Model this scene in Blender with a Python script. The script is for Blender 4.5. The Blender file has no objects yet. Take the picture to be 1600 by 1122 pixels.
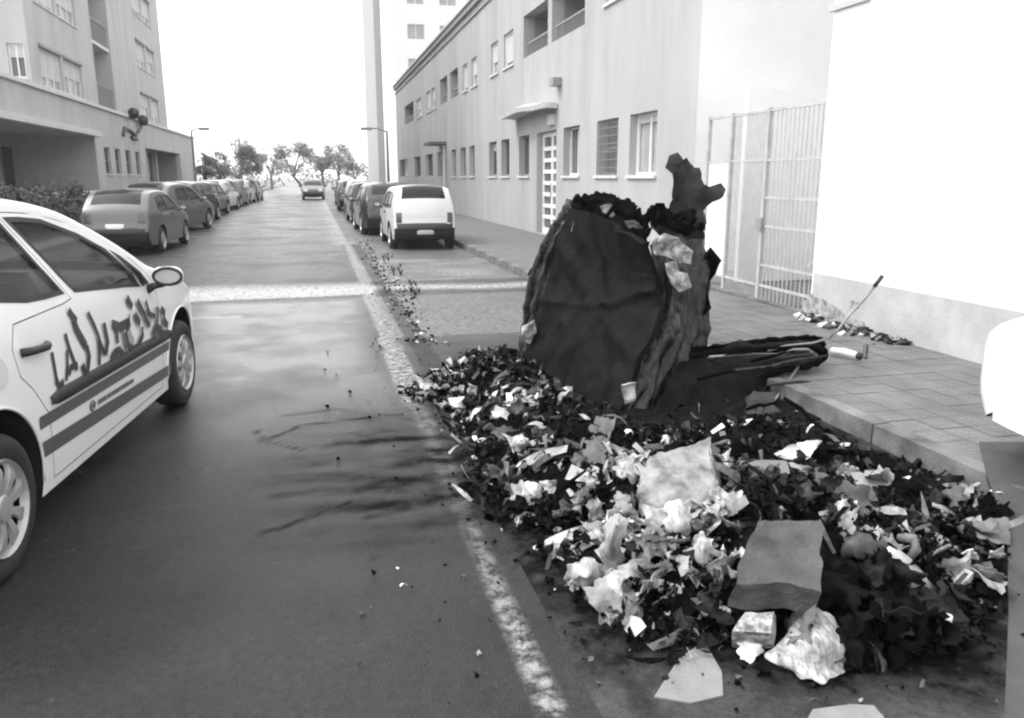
import bpy, math, random
from mathutils import Vector, Matrix, noise
from mathutils.geometry import delaunay_2d_cdt
R = math.radians
sc = bpy.context.scene
col = sc.collection
random.seed(7)

# ------------------------------------------------------------------ camera, sky, sun, exposure
EYE = 1.6; FPX = 1244.0
YAW = R(13.74); PITCH = R(12.86)
cam = bpy.data.cameras.new('camera'); cam_o = bpy.data.objects.new('camera', cam); col.objects.link(cam_o)
cam.sensor_fit = 'HORIZONTAL'; cam.sensor_width = 36.0; cam.lens = 36.0 * FPX / 1600.0
cam.clip_start = 0.05; cam.clip_end = 2000.0
cam_o.location = (0, 0, EYE); cam_o.rotation_euler = (R(90) - PITCH, 0, -YAW)
sc.camera = cam_o

w = bpy.data.worlds.new('World'); sc.world = w; w.use_nodes = True
nt = w.node_tree
bg = nt.nodes['Background']
sky = nt.nodes.new('ShaderNodeTexSky'); sky.sky_type = 'NISHITA'; sky.sun_disc = False
SUN_EL, SUN_AZ = R(52), R(-80)                     # sun over the left-hand buildings
sky.sun_elevation = SUN_EL; sky.sun_rotation = SUN_AZ
sky.air_density = 1.0; sky.dust_density = 4.0; sky.ozone_density = 1.0
bw = nt.nodes.new('ShaderNodeRGBToBW')              # the photograph is black and white
nt.links.new(sky.outputs[0], bw.inputs[0]); ov = nt.nodes.new('ShaderNodeMath'); ov.operation = 'ADD'; ov.inputs[1].default_value = 5.0     # even overcast veil
ov2 = nt.nodes.new('ShaderNodeMath'); ov2.operation = 'MINIMUM'; ov2.inputs[1].default_value = 14.0
nt.links.new(bw.outputs[0], ov.inputs[0]); nt.links.new(ov.outputs[0], ov2.inputs[0]); nt.links.new(ov2.outputs[0], bg.inputs[0])
bg.inputs[1].default_value = 0.12

sun = bpy.data.lights.new('sun', 'SUN'); sun_o = bpy.data.objects.new('sun', sun); col.objects.link(sun_o)
sun.energy = 0.8; sun.angle = R(10); sun.color = (1, 1, 1)
sd = Vector((math.sin(SUN_AZ) * math.cos(SUN_EL), math.cos(SUN_AZ) * math.cos(SUN_EL), math.sin(SUN_EL)))
sun_o.rotation_euler = sd.to_track_quat('Z', 'Y').to_euler()
sun_o.location = (-20, -5, 30)

sc.view_settings.view_transform = 'Standard'; sc.view_settings.look = 'None'
sc.view_settings.gamma = 1.0; sc.view_settings.use_curve_mapping = False
sc.view_settings.exposure = 1.3
sc.cycles.max_bounces = 6; sc.cycles.volume_bounces = 1
sc.cycles.filter_width = 2.2

# ------------------------------------------------------------------ measuring helpers: a sight line meets a plane of the place
FW = Vector((math.sin(YAW) * math.cos(PITCH), math.cos(YAW) * math.cos(PITCH), -math.sin(PITCH)))
RT = Vector((math.cos(YAW), -math.sin(YAW), 0)); UP = RT.cross(FW)
OR = Vector((0, 0, EYE))
def ray(u, v): return FW + RT * ((u - 800) / FPX) + UP * ((561 - v) / FPX)
def gz(u, v, z=0.0): r = ray(u, v); return OR + r * ((z - EYE) / r.z)
def ax(u, v, x): r = ray(u, v); return OR + r * (x / r.x)
def ay(u, v, y): r = ray(u, v); return OR + r * (y / r.y)
def proj(p):
    d = Vector(p) - OR; k = d.dot(FW)
    return 800 + FPX * d.dot(RT) / k, 561 - FPX * d.dot(UP) / k

# ------------------------------------------------------------------ materials (all grey: the photograph is monochrome)
MATS = {}
def mat(name, v, rough=0.8, var=0.15, scale=3.0, bump=0.0, bscale=40.0, metal=0.0, spec=0.5, alpha=1.0, coat=0.0, streak=None, v2=None, contrast=None):
    if name in MATS: return MATS[name]
    m = bpy.data.materials.new(name); m.use_nodes = True; t = m.node_tree; N = t.nodes; L = t.links
    p = N['Principled BSDF']; p.inputs['Roughness'].default_value = rough; p.inputs['Metallic'].default_value = metal
    p.inputs['Specular IOR Level'].default_value = spec; p.inputs['Alpha'].default_value = alpha
    p.inputs['Coat Weight'].default_value = coat; p.inputs['Coat Roughness'].default_value = 0.05
    tc = N.new('ShaderNodeTexCoord'); mp = N.new('ShaderNodeMapping'); L.new(tc.outputs['Object'], mp.inputs[0])
    if streak: mp.inputs['Scale'].default_value = streak
    n = N.new('ShaderNodeTexNoise'); n.inputs['Scale'].default_value = scale; n.inputs['Detail'].default_value = 8; n.inputs['Roughness'].default_value = 0.62
    L.new(mp.outputs[0], n.inputs['Vector'])
    cr = N.new('ShaderNodeMapRange'); cr.inputs['From Min'].default_value = 0.5 - (contrast or 0.22); cr.inputs['From Max'].default_value = 0.5 + (contrast or 0.22)
    lo, hi = (v * (1 - var), v * (1 + var)) if v2 is None else (v, v2)
    cr.inputs['To Min'].default_value = lo; cr.inputs['To Max'].default_value = hi
    L.new(n.outputs[0], cr.inputs[0])
    cb = N.new('ShaderNodeCombineColor')
    for i in range(3): L.new(cr.outputs[0], cb.inputs[i])
    L.new(cb.outputs[0], p.inputs['Base Color'])
    if bump:
        b = N.new('ShaderNodeBump'); b.inputs['Strength'].default_value = min(1, bump); b.inputs['Distance'].default_value = 0.02
        n2 = N.new('ShaderNodeTexNoise'); n2.inputs['Scale'].default_value = bscale; n2.inputs['Detail'].default_value = 6
        L.new(tc.outputs['Object'], n2.inputs['Vector']); L.new(n2.outputs[0], b.inputs['Height']); L.new(b.outputs[0], p.inputs['Normal'])
    MATS[name] = m; return m

# ------------------------------------------------------------------ mesh helpers
class MB:
    def __init__(s): s.v = []; s.f = []; s.mi = []; s.cur = 0
    def quad(s, a, b, c, d): s.poly([a, b, c, d])
    def poly(s, pts):
        n = len(s.v); s.v += [tuple(p) for p in pts]; s.f.append(tuple(range(n, n + len(pts)))); s.mi.append(s.cur)
    def box(s, x0, x1, y0, y1, z0, z1):
        n = len(s.v); s.v += [(x0,y0,z0),(x1,y0,z0),(x1,y1,z0),(x0,y1,z0),(x0,y0,z1),(x1,y0,z1),(x1,y1,z1),(x0,y1,z1)]
        for f in ((0,3,2,1),(4,5,6,7),(0,1,5,4),(1,2,6,5),(2,3,7,6),(3,0,4,7)): s.f.append(tuple(n+i for i in f)); s.mi.append(s.cur)
        return s
    def obox(s, c, ax_, ay_, az_):   # oriented box: centre and three half vectors
        n = len(s.v); c = Vector(c)
        for k in (-1, 1):
            for (i, j) in ((-1,-1),(1,-1),(1,1),(-1,1)): s.v.append(tuple(c + Vector(ax_)*i + Vector(ay_)*j + Vector(az_)*k))
        for f in ((0,3,2,1),(4,5,6,7),(0,1,5,4),(1,2,6,5),(2,3,7,6),(3,0,4,7)): s.f.append(tuple(n+i for i in f)); s.mi.append(s.cur)
        return s
    def tube(s, pts, r, n=8, cap=True):
        pts = [Vector(p) for p in pts]; rs = r if isinstance(r, (list, tuple)) else [r]*len(pts)
        b = len(s.v); up = Vector((0, 0, 1)); prev = None
        for i, p in enumerate(pts):
            d = (pts[min(i+1, len(pts)-1)] - pts[max(i-1, 0)]).normalized()
            a = prev if prev is not None else (Vector((1,0,0)) if abs(d.z) > 0.9 else up)
            e1 = (a - d*a.dot(d)).normalized(); e2 = d.cross(e1); prev = e1
            for k in range(n):
                t = 2*math.pi*k/n; s.v.append(tuple(p + (e1*math.cos(t) + e2*math.sin(t))*rs[i]))
        for i in range(len(pts)-1):
            for k in range(n):
                s.f.append((b+i*n+k, b+i*n+(k+1)%n, b+(i+1)*n+(k+1)%n, b+(i+1)*n+k)); s.mi.append(s.cur)
        if cap:
            s.f.append(tuple(b+k for k in range(n))[::-1]); s.mi.append(s.cur)
            s.f.append(tuple(b+(len(pts)-1)*n+k for k in range(n))); s.mi.append(s.cur)
        return s
    def grid(s, rows, closed=False):
        b = len(s.v); m = len(rows[0])
        for r in rows: s.v += [tuple(p) for p in r]
        for i in range(len(rows)-1):
            for j in range(m-1):
                s.f.append((b+i*m+j, b+i*m+j+1, b+(i+1)*m+j+1, b+(i+1)*m+j)); s.mi.append(s.cur)
        return s
    def lathe(s, prof, c, axis='x', n=28, a0=0.0):   # prof: (along axis, radius)
        rows = []
        for (t, r) in prof:
            row = []
            for k in range(n+1):
                a = 2*math.pi*k/n + a0
                if axis == 'x': row.append((c[0]+t, c[1]+r*math.cos(a), c[2]+r*math.sin(a)))
                elif axis == 'z': row.append((c[0]+r*math.cos(a), c[1]+r*math.sin(a), c[2]+t))
            rows.append(row)
        return s.grid(rows)
    def build(s, name, m, parent=None, smooth=False, loc=None, merge=0.0, local=False, sharp=None):
        me = bpy.data.meshes.new(name)
        off = Vector((0,0,0))
        if parent is not None and not local: off = parent.get('_o', (0, 0, 0))
        off = Vector(off)
        if loc is not None: off = Vector(loc)
        me.from_pydata([tuple(Vector(p)-off) for p in s.v] if off.length else s.v, [], s.f)
        for x in (m if isinstance(m, (list, tuple)) else [m]): me.materials.append(x)
        if isinstance(m, (list, tuple)) and len(m) > 1: me.polygons.foreach_set('material_index', s.mi)
        if merge:
            import bmesh
            bm = bmesh.new(); bm.from_mesh(me); bmesh.ops.remove_doubles(bm, verts=bm.verts, dist=merge)
            bm.to_mesh(me); bm.free()
        if smooth:
            me.polygons.foreach_set('use_smooth', [True]*len(me.polygons))
            if sharp: me.set_sharp_from_angle(angle=R(sharp))
        me.update()
        o = bpy.data.objects.new(name, me); col.objects.link(o)
        if parent is not None:
            o.parent = parent; o['_o'] = (0.0, 0.0, 0.0) if local else tuple(parent.get('_o', (0, 0, 0)))
        if loc is not None: o.location = loc
        return o

def tag(o, label=None, cat=None, group=None, kind=None):
    if label: o['label'] = label
    if cat: o['category'] = cat
    if group: o['group'] = group
    if kind: o['kind'] = kind
    return o
ORIG = {}
def thing(name, label, cat, loc=(0,0,0), group=None, rz=0.0, kind=None):
    o = bpy.data.objects.new(name, None); col.objects.link(o); o.location = loc; o.rotation_euler = (0,0,rz)
    o['_o'] = tuple(loc); o.empty_display_size = 0.1
    return tag(o, label, cat, group, kind)
# '_o' is the world offset that world-space parts subtract; a part standing on a mesh thing may need (0,0,0)
def copy_tree(o, parent=None):
    c = o.copy(); col.objects.link(c); c.parent = parent
    for ch in list(o.children): copy_tree(ch, c)
    return c

def fbm(p, s=1.0, o=4): return noise.fractal(Vector(p)*s, 0.9, 2.0, o)
def crv(ctrl, t):         # Catmull-Rom through a list of Vectors, t in 0..1
    n = len(ctrl)-1; x = min(max(t, 0), 1)*n; i = min(int(x), n-1); f = x-i
    p1, p2 = ctrl[i], ctrl[i+1]; p0 = ctrl[i-1] if i > 0 else p1*2-p2; p3 = ctrl[i+2] if i+2 <= n else p2*2-p1
    return 0.5*((2*p1)+(p2-p0)*f+(2*p0-5*p1+4*p2-p3)*f*f+(3*p1-p0-3*p2+p3)*f**3)
def sheet(ctrl, nu, nv, amp=0.0, sc_=5.0, thick=0.01, seed=0.0, ragged=0.0, ribs=None, lin=False):
    """sheet through a control net ctrl[row][col]; real thickness, crumpled by noise, ragged rim"""
    ctrl = [[Vector(p) for p in r] for r in ctrl]
    P = []
    for i in range(nu+1):
        row = []
        u = i/nu
        for j in range(nv+1):
            v = j/nv
            if lin:
                def li(r, t): n=len(r)-1; x=t*n; k=min(int(x),n-1); return r[k].lerp(r[k+1], x-k)
                rc = [li(r, v) for r in ctrl]; p = li(rc, u)
            else:
                rc = [crv(r, v) for r in ctrl]; p = crv(rc, u)
            row.append(p)
        P.append(row)
    Nn = []
    for i in range(nu+1):
        row = []
        for j in range(nv+1):
            a = P[min(i+1,nu)][j]-P[max(i-1,0)][j]; b = P[i][min(j+1,nv)]-P[i][max(j-1,0)]
            n = a.cross(b); row.append(n.normalized() if n.length > 1e-9 else Vector((0,0,1)))
        Nn.append(row)
    Q = []
    for i in range(nu+1):
        row = []
        for j in range(nv+1):
            p = P[i][j]; q = p*sc_ + Vector((seed*7.3, seed*3.1, seed))
            d = amp*fbm(q, 1.0, 5)
            if amp: d += amp*0.6*abs(noise.noise(q*0.7))
            if ribs: d += ribs(i/nu, j/nv)
            pp = p + Nn[i][j]*d
            if ragged:
                e = min(i, nu-i)/nu, min(j, nv-j)/nv
                k = ragged*noise.noise(q*3.0)
                if min(e) == 0:
                    c = P[nu//2][nv//2]; pp = pp + (pp-c).normalized()*k
            row.append(pp)
        Q.append(row)
    m = MB(); m.grid(Q)
    if thick:
        B = [[Q[i][j]-Nn[i][j]*thick for j in range(nv+1)] for i in range(nu+1)]
        m.grid([r[::-1] for r in B])
        rim = [(i,0) for i in range(nu)]+[(nu,j) for j in range(nv)]+[(i,nv) for i in range(nu,0,-1)]+[(0,j) for j in range(nv,0,-1)]
        for k in range(len(rim)):
            a = rim[k]; b = rim[(k+1)%len(rim)]
            m.quad(Q[b[0]][b[1]], Q[a[0]][a[1]], B[a[0]][a[1]], B[b[0]][b[1]])
    return m

# ------------------------------------------------------------------ material palette
M_road  = None
M = dict(
 white_wall = mat('white_plaster', 0.78, 0.9, 0.05, 1.2, 0.15, 30),
 plinth = mat('plinth_plaster', 0.34, 0.9, 0.10, 3.0, 0.3, 30, v2=0.5, contrast=0.25),
 facade = mat('pale_facade', 0.30, 0.9, 0.10, 1.1, 0.2, 25, v2=0.42, streak=(1,1,0.2), contrast=0.22),
 facade_left = mat('beige_brick', 0.34, 0.9, 0.08, 1.0, 0.15, 25, v2=0.48, streak=(1,1,0.3), contrast=0.25),
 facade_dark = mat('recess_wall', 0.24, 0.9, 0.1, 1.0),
 slab = mat('concrete_slab', 0.55, 0.85, 0.1, 4.0),
 far_white = mat('far_tower_plaster', 0.72, 0.9, 0.05, 0.3),
 frame_white = mat('white_frame', 0.75, 0.5, 0.05),
 frame_grey = mat('grey_frame', 0.25, 0.6, 0.1),
 pane = mat('dark_window_glass', 0.03, 0.12, 0.2, 1.5, spec=0.6),
 pane_pale = mat('pane_with_pale_blind', 0.32, 0.25, 0.2, 2.0),
 pane_mid = mat('grey_window_glass', 0.10, 0.15, 0.3, 2.0),
 bars = mat('grille_bars', 0.45, 0.5, 0.1),
 bars_pale = mat('pale_gate_bars', 0.42, 0.5, 0.25, 6.0),
 kerb = mat('kerb_stone', 0.05, 0.85, 0.25, 3.0, 0.4, 60, v2=0.20, contrast=0.15),
 tile = mat('paving_tile', 0.28, 0.6, 0.12, 5.0, 0.2, 50),
 leaf = mat('tree_leaves', 0.17, 0.7, 0.4, 8.0),
 hedge = mat('hedge_leaves', 0.06, 0.7, 0.5, 8.0),
 bark = mat('tree_bark', 0.12, 0.9, 0.3, 12.0, 0.5),
 rubber = mat('tyre_rubber', 0.02, 0.7, 0.3, 20, 0.2, 90),
 black = mat('black_plastic', 0.018, 0.45, 0.3, 12),
 under = mat('car_underside', 0.01, 0.9, 0.3, 6),
 carglass = mat('car_glass', 0.012, 0.08, 0.2, 1.0, spec=0.35, alpha=1.0),
 carglass_see = mat('clear_tinted_glass', 0.05, 0.03, 0.3, 2.0, spec=1.0, alpha=0.5),
 white_paint = mat('white_car_paint', 0.78, 0.3, 0.02, 2.0, coat=0.6),
 alloy = mat('silver_wheel_cover', 0.42, 0.35, 0.15, 12, metal=0.4),
 lamp_red = mat('tail_lamp_lens', 0.10, 0.15, 0.2),
 lamp_clear = mat('head_lamp_lens', 0.5, 0.08, 0.1),
 stripe = mat('grey_livery_stripe', 0.075, 0.35, 0.1, 5, coat=0.4),
 letter = mat('dark_livery_lettering', 0.035, 0.4, 0.3, 6),
 letter_pale = mat('grey_livery_lettering', 0.30, 0.4, 0.2, 6),
 seat = mat('car_seat_cloth', 0.07, 0.9, 0.2, 6),
 plate = mat('number_plate', 0.6, 0.4, 0.15, 30),
 steel = mat('galvanised_steel', 0.25, 0.45, 0.3, 5, metal=0.5),
)

# ================================================================== THE SETTING
def wetness(x, y):
    if not (3.6 < y < 11.2 and -3.6 < x < 0.7): return 0.0
    d = min((y-3.6)/3.0, (11.2-y)/0.5, (x+3.6)/1.0, (0.9-x)/0.5) + 0.35*noise.noise(Vector((x*1.1, y*0.8, 6)))
    return max(0.0, min(1.0, d))
def attr_mesh(name, x0, x1, y0, y1, step, zf, af, material, kind='structure', afs=None):
    nx = max(1, int(round((x1-x0)/step))); ny = max(1, int(round((y1-y0)/step)))
    vs = []; A = []; Wt = []
    for j in range(ny+1):
        for i in range(nx+1):
            x = x0+(x1-x0)*i/nx; y = y0+(y1-y0)*j/ny
            vs.append((x, y, zf(x, y))); a, b = af(x, y); A.append(a); Wt.append(b)
    fs = [(j*(nx+1)+i, j*(nx+1)+i+1, (j+1)*(nx+1)+i+1, (j+1)*(nx+1)+i) for j in range(ny) for i in range(nx)]
    me = bpy.data.meshes.new(name); me.from_pydata(vs, [], fs)
    at_ = me.attributes.new('soot', 'FLOAT', 'POINT'); at_.data.foreach_set('value', A)
    at2 = me.attributes.new('wear_and_sun', 'FLOAT', 'POINT'); at2.data.foreach_set('value', Wt)
    at3 = me.attributes.new('wet', 'FLOAT', 'POINT'); at3.data.foreach_set('value', [wetness(v_[0], v_[1]) for v_ in vs])
    me.polygons.foreach_set('use_smooth', [True]*len(fs)); me.materials.append(material)
    o = bpy.data.objects.new(name, me); col.objects.link(o)
    return tag(o, kind=kind)

def ground_mat(name, base, dark, pale, rough_dry, rough_wet, bscale=120, bump=0.35, blot=1.5, coarse=0.0):
    """soot attribute darkens (stain), wear_and_sun attribute turns to worn paint / dust and to a sunlit band kept in the colour"""
    m = bpy.data.materials.new(name); m.use_nodes = True; t = m.node_tree; N = t.nodes; L = t.links
    p = N['Principled BSDF']
    tc = N.new('ShaderNodeTexCoord')
    def noise_(s, d=8, r=0.6):
        n = N.new('ShaderNodeTexNoise'); n.inputs['Scale'].default_value = s; n.inputs['Detail'].default_value = d; n.inputs['Roughness'].default_value = r
        L.new(tc.outputs['Object'], n.inputs['Vector']); return n
    def mr(src, a, b, c, d):
        q = N.new('ShaderNodeMapRange'); q.inputs['From Min'].default_value = a; q.inputs['From Max'].default_value = b
        q.inputs['To Min'].default_value = c; q.inputs['To Max'].default_value = d; L.new(src, q.inputs[0]); return q.outputs[0]
    def mth(op, a, b):
        q = N.new('ShaderNodeMath'); q.operation = op
        for i, x in enumerate((a, b)):
            if isinstance(x, (int, float)): q.inputs[i].default_value = x
            else: L.new(x, q.inputs[i])
        return q.outputs[0]
    def mixf(f, a, b):
        q = N.new('ShaderNodeMix'); q.data_type = 'FLOAT'; L.new(f, q.inputs[0])
        for i, x in ((2, a), (3, b)):
            if isinstance(x, (int, float)): q.inputs[i].default_value = x
            else: L.new(x, q.inputs[i])
        return q.outputs[0]
    big = noise_(blot, 6); fine = noise_(90, 4, 0.7); gr = noise_(260, 2)
    c = mth('MULTIPLY', mr(big.outputs[0], 0.3, 0.7, base*0.72, base*1.25), mr(fine.outputs[0], 0.3, 0.7, 0.7, 1.3))
    c = mth('MULTIPLY', c, mr(gr.outputs[0], 0.35, 0.65, 0.5, 1.5)); med = noise_(28, 5, 0.7); c = mth('MULTIPLY', c, mr(med.outputs[0], 0.3, 0.7, 0.6, 1.4))
    so = N.new('ShaderNodeAttribute'); so.attribute_name = 'soot'; we = N.new('ShaderNodeAttribute'); we.attribute_name = 'wear_and_sun'
    n3 = noise_(16, 9, 0.75)
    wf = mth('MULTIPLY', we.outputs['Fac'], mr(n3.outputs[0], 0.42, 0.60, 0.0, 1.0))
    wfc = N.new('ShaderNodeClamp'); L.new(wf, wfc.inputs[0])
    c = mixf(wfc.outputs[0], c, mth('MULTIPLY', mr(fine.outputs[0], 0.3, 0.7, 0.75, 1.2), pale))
    n4 = noise_(9, 8, 0.7)
    sf = mth('MULTIPLY', so.outputs['Fac'], mr(n4.outputs[0], 0.3, 0.62, 0.55, 1.15))
    sfc = N.new('ShaderNodeClamp'); L.new(sf, sfc.inputs[0])
    c = mixf(sfc.outputs[0], c, dark)
    cb = N.new('ShaderNodeCombineColor')
    for i in range(3): L.new(c, cb.inputs[i])
    L.new(cb.outputs[0], p.inputs['Base Color'])
    wet = noise_(0.6, 5)
    rg = mr(wet.outputs[0], 0.38, 0.62, rough_wet, rough_dry)
    rg = mixf(sfc.outputs[0], rg, 0.7)
    SP = mixf(sfc.outputs[0], 0.28, 0.06)
    wa = N.new('ShaderNodeAttribute'); wa.attribute_name = 'wet'
    wn = mth('MULTIPLY', wa.outputs['Fac'], mr(noise_(1.3, 7).outputs[0], 0.25, 0.55, 0.5, 1.0)); wn = mth('MULTIPLY', wn, mth('SUBTRACT', 1.0, sfc.outputs[0]))
    rg = mixf(wn, rg, 0.20); L.new(rg, p.inputs['Roughness'])
    L.new(mixf(wn, SP, 0.55), p.inputs['Specular IOR Level']); L.new(mixf(wn, bump, bump*0.18), (bp0 := N.new('ShaderNodeBump')).inputs['Strength'])
    b = bp0; b.inputs['Distance'].default_value = 0.010
    L.new(mth('ADD', fine.outputs[0], mth('MULTIPLY', noise_(bscale, 3).outputs[0], 1.0)), b.inputs['Height']); L.new(b.outputs[0], p.inputs['Normal'])
    return m

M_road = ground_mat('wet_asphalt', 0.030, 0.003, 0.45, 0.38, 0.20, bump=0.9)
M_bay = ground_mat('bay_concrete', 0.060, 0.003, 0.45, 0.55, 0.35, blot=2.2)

def inpoly(x, y, poly):
    c = False; n = len(poly)
    for i in range(n):
        x1, y1 = poly[i]; x2, y2 = poly[(i+1) % n]
        if (y1 > y) != (y2 > y) and x < (x2-x1)*(y-y1)/(y2-y1)+x1: c = not c
    return c
def segd(x, y, a, b):
    dx, dy = b[0]-a[0], b[1]-a[1]; l = dx*dx+dy*dy
    t = 0 if l == 0 else max(0, min(1, ((x-a[0])*dx+(y-a[1])*dy)/l))
    return math.hypot(x-a[0]-t*dx, y-a[1]-t*dy)
def G2(u, v): p = gz(u, v); return (p.x, p.y)
streaks = [([G2(410,690),G2(470,665),G2(540,657),G2(620,648)], 0.028, 1.0), ([G2(400,672),G2(420,690),G2(470,705)], 0.02, 0.8), ([G2(440,650),G2(520,640),G2(620,650)], 0.05, 0.5),
           ([G2(400,834),G2(450,822),G2(520,795),G2(560,782)], 0.028, 1.0), ([G2(430,775),G2(500,765),G2(590,760),G2(680,770)], 0.06, 0.6),
           ([G2(570,810),G2(640,795),G2(700,780),G2(760,800)], 0.04, 0.8), ([G2(620,760),G2(680,740),G2(760,760)], 0.22, 0.6),
           ([G2(560,650),G2(650,680),G2(720,760)], 0.22, 0.45), ([G2(540,700),G2(620,740),G2(700,720)], 0.16, 0.35), ([G2(600,1010),G2(640,1000)],0.02,0.3),([G2(583,873),G2(590,878)],0.012,1.2)]
heap_poly = [G2(640,612),G2(700,640),G2(745,700),G2(760,790),G2(840,835),G2(880,905),G2(950,990),G2(1040,1010),G2(1130,1015),G2(1250,1062),G2(1350,1045),G2(1500,1030),G2(1558,930),G2(1568,860),
             G2(1566,795),G2(1500,752),G2(1420,730),G2(1330,712),G2(1285,672),G2(1215,650),(2.75,5.6),(2.5,6.6),(1.9,7.0),(1.35,7.0)]
def road_attr(x, y):
    s = 0
    wob = 0.05*noise.noise(Vector((x*3, y*3, 0)))
    for pts, r, k in streaks:
        d = min(segd(x+wob, y, pts[i], pts[i+1]) for i in range(len(pts)-1))
        s = max(s, k*max(0, 1-(d/r)**1.5))
    # broad smudge of soot dragged across the asphalt
    u_ = (x+0.35)/1.0; v_ = (y-4.25)/1.0
    if y < 6 and y > 2.9 and x > -0.7:
        e_ = max(0, 1-abs((y-4.3)/1.25)**2)*max(0, min(1, (x+0.55)/0.9))
        s = max(s, e_*(0.62+1.1*noise.noise(Vector((x*2.0, y*7.0, 9)))+0.4*noise.noise(Vector((x*8, y*16, 4)))))
    # sunlit band across the road put in as pale colour; worn edge line
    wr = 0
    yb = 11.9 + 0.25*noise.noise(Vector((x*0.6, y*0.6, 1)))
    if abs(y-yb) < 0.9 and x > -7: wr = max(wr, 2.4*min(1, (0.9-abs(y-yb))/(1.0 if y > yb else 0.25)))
    if abs(y-9.75) < 0.1 and x < -0.9: wr = max(wr, 0.5)
    xl = 0.60 + 0.009*y + 0.02*noise.noise(Vector((y*1.3, 0, 3)))
    hw = 0.045 if y < 5.5 else 0.10
    if abs(x-xl) < hw:
        k = 0.8 if y > 5.6 else (0.85-0.5*min(1, max(0, (y-2.4)/0.9)) if y < 4.6 else 0.35)
        wr = max(wr, k)
    return s, wr
def bay_attr(x, y):
    s = 0; wr = 0
    # soot round the burnt heap
    wob = 0.15*noise.noise(Vector((x*2.2, y*2.2, 5))) + 0.06*noise.noise(Vector((x*7, y*7, 5)))
    if inpoly(x, y, heap_poly): s = 1.0
    else:
        d = min(segd(x, y, heap_poly[i], heap_poly[(i+1) % len(heap_poly)]) for i in range(len(heap_poly)))
        s = max(0, 1-max(0, d+wob-0.10)/0.22) * (0.95 if y > 1.75 else 0.7)
        s = max(s, 0.45*max(0, 1-d/1.3))
        if x > 2.2 and y > 3.2: s = max(s, 0.6*max(0, 1-d/1.5))
    # dark gutter line against the edge line
    if abs(x-0.90-0.03*noise.noise(Vector((y*2, 1, 1)))) < 0.035 and y < 5: s = max(s, 0.7)
    if 0.78 < x < 1.02 and y < 3.1: s = max(s, 0.25)
    if abs(x-0.95) < 0.1 and y > 5.6: s = max(s, 0.55)
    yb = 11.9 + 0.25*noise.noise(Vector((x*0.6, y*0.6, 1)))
    if abs(y-yb+0.1) < 0.45: wr = 1.6*(1-abs(y-yb+0.1)/0.45)  # the sunlit band goes on across the bay as pale colour
    if 12.6 < y < 16: wr = max(wr, 0.5+0.5*noise.noise(Vector((x, y*2.2, 2))))
    if 8.0 < y < 11: wr = max(wr, 0.35)
    if y > 16: wr = max(wr, 0.3)
    return s, wr
X_LINE = 0.77; X_KERB = 3.25; X_WALL = 5.2; X_FAC = 5.85
def zr(x, y): return 0.0
g = MB(); g.quad((-400,-60,-0.05),(400,-60,-0.05),(400,900,-0.05),(-400,900,-0.05))
tag(g.build('ground', mat('dry_earth', 0.22, 0.95, 0.2, 0.2)), kind='structure')
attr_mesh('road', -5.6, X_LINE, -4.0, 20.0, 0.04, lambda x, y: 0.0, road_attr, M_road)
attr_mesh('road', -5.6, X_LINE, 20.0, 140.0, 0.5, lambda x, y: 0.0, lambda x, y: (0, 1.0 if x > 0.55 else 0), M_road)
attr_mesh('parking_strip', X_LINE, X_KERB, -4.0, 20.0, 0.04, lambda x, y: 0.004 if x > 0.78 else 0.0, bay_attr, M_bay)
attr_mesh('parking_strip', X_LINE, X_KERB, 20.0, 140.0, 0.5, lambda x, y: 0.004, lambda x, y: (0, 0.3), M_bay)

# right pavement: bed, individual tiles near the camera, kerb stones
pv = thing('pavement', None, None, (0,0,0), kind='structure')
b = MB(); b.box(X_KERB+0.12, 8.0, -4, 140, -0.04, 0.112); b.build('paving_bed', mat('paving_bed', 0.13, 0.8, 0.2, 3.0, 0.3, 40), pv)
M_tile = bpy.data.materials.new('grooved_paving_tile'); M_tile.use_nodes = True
t = M_tile.node_tree; p = t.nodes['Principled BSDF']; p.inputs['Roughness'].default_value = 0.6
tc = t.nodes.new('ShaderNodeTexCoord'); ge = t.nodes.new('ShaderNodeNewGeometry')
n1 = t.nodes.new('ShaderNodeTexNoise'); n1.inputs['Scale'].default_value = 3.0; n1.inputs['Detail'].default_value = 8; t.links.new(ge.outputs['Position'], n1.inputs['Vector'])
brk = t.nodes.new('ShaderNodeTexBrick'); brk.offset = 0.0; brk.inputs['Scale'].default_value = 1.0
brk.inputs['Brick Width'].default_value = 0.05; brk.inputs['Row Height'].default_value = 0.05; brk.inputs['Mortar Size'].default_value = 0.006; brk.inputs['Mortar Smooth'].default_value = 0.3
brk.inputs['Color1'].default_value = (1,1,1,1); brk.inputs['Color2'].default_value = (0.85,0.85,0.85,1); brk.inputs['Mortar'].default_value = (0.62,0.62,0.62,1)
t.links.new(ge.outputs['Position'], brk.inputs['Vector'])
mr_ = t.nodes.new('ShaderNodeMapRange'); mr_.inputs['From Min'].default_value = 0.3; mr_.inputs['From Max'].default_value = 0.7; mr_.inputs['To Min'].default_value = 0.10; mr_.inputs['To Max'].default_value = 0.19
t.links.new(n1.outputs[0], mr_.inputs[0])
mx = t.nodes.new('ShaderNodeVectorMath'); mx.operation = 'SCALE'; t.links.new(brk.outputs[0], mx.inputs[0]); t.links.new(mr_.outputs[0], mx.inputs['Scale'])
t.links.new(mx.outputs[0], p.inputs['Base Color'])
bp_ = t.nodes.new('ShaderNodeBump'); bp_.inputs['Strength'].default_value = 0.6; bp_.inputs['Distance'].default_value = 0.004; t.links.new(brk.outputs[0], bp_.inputs['Height']); t.links.new(bp_.outputs[0], p.inputs['Normal'])
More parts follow.
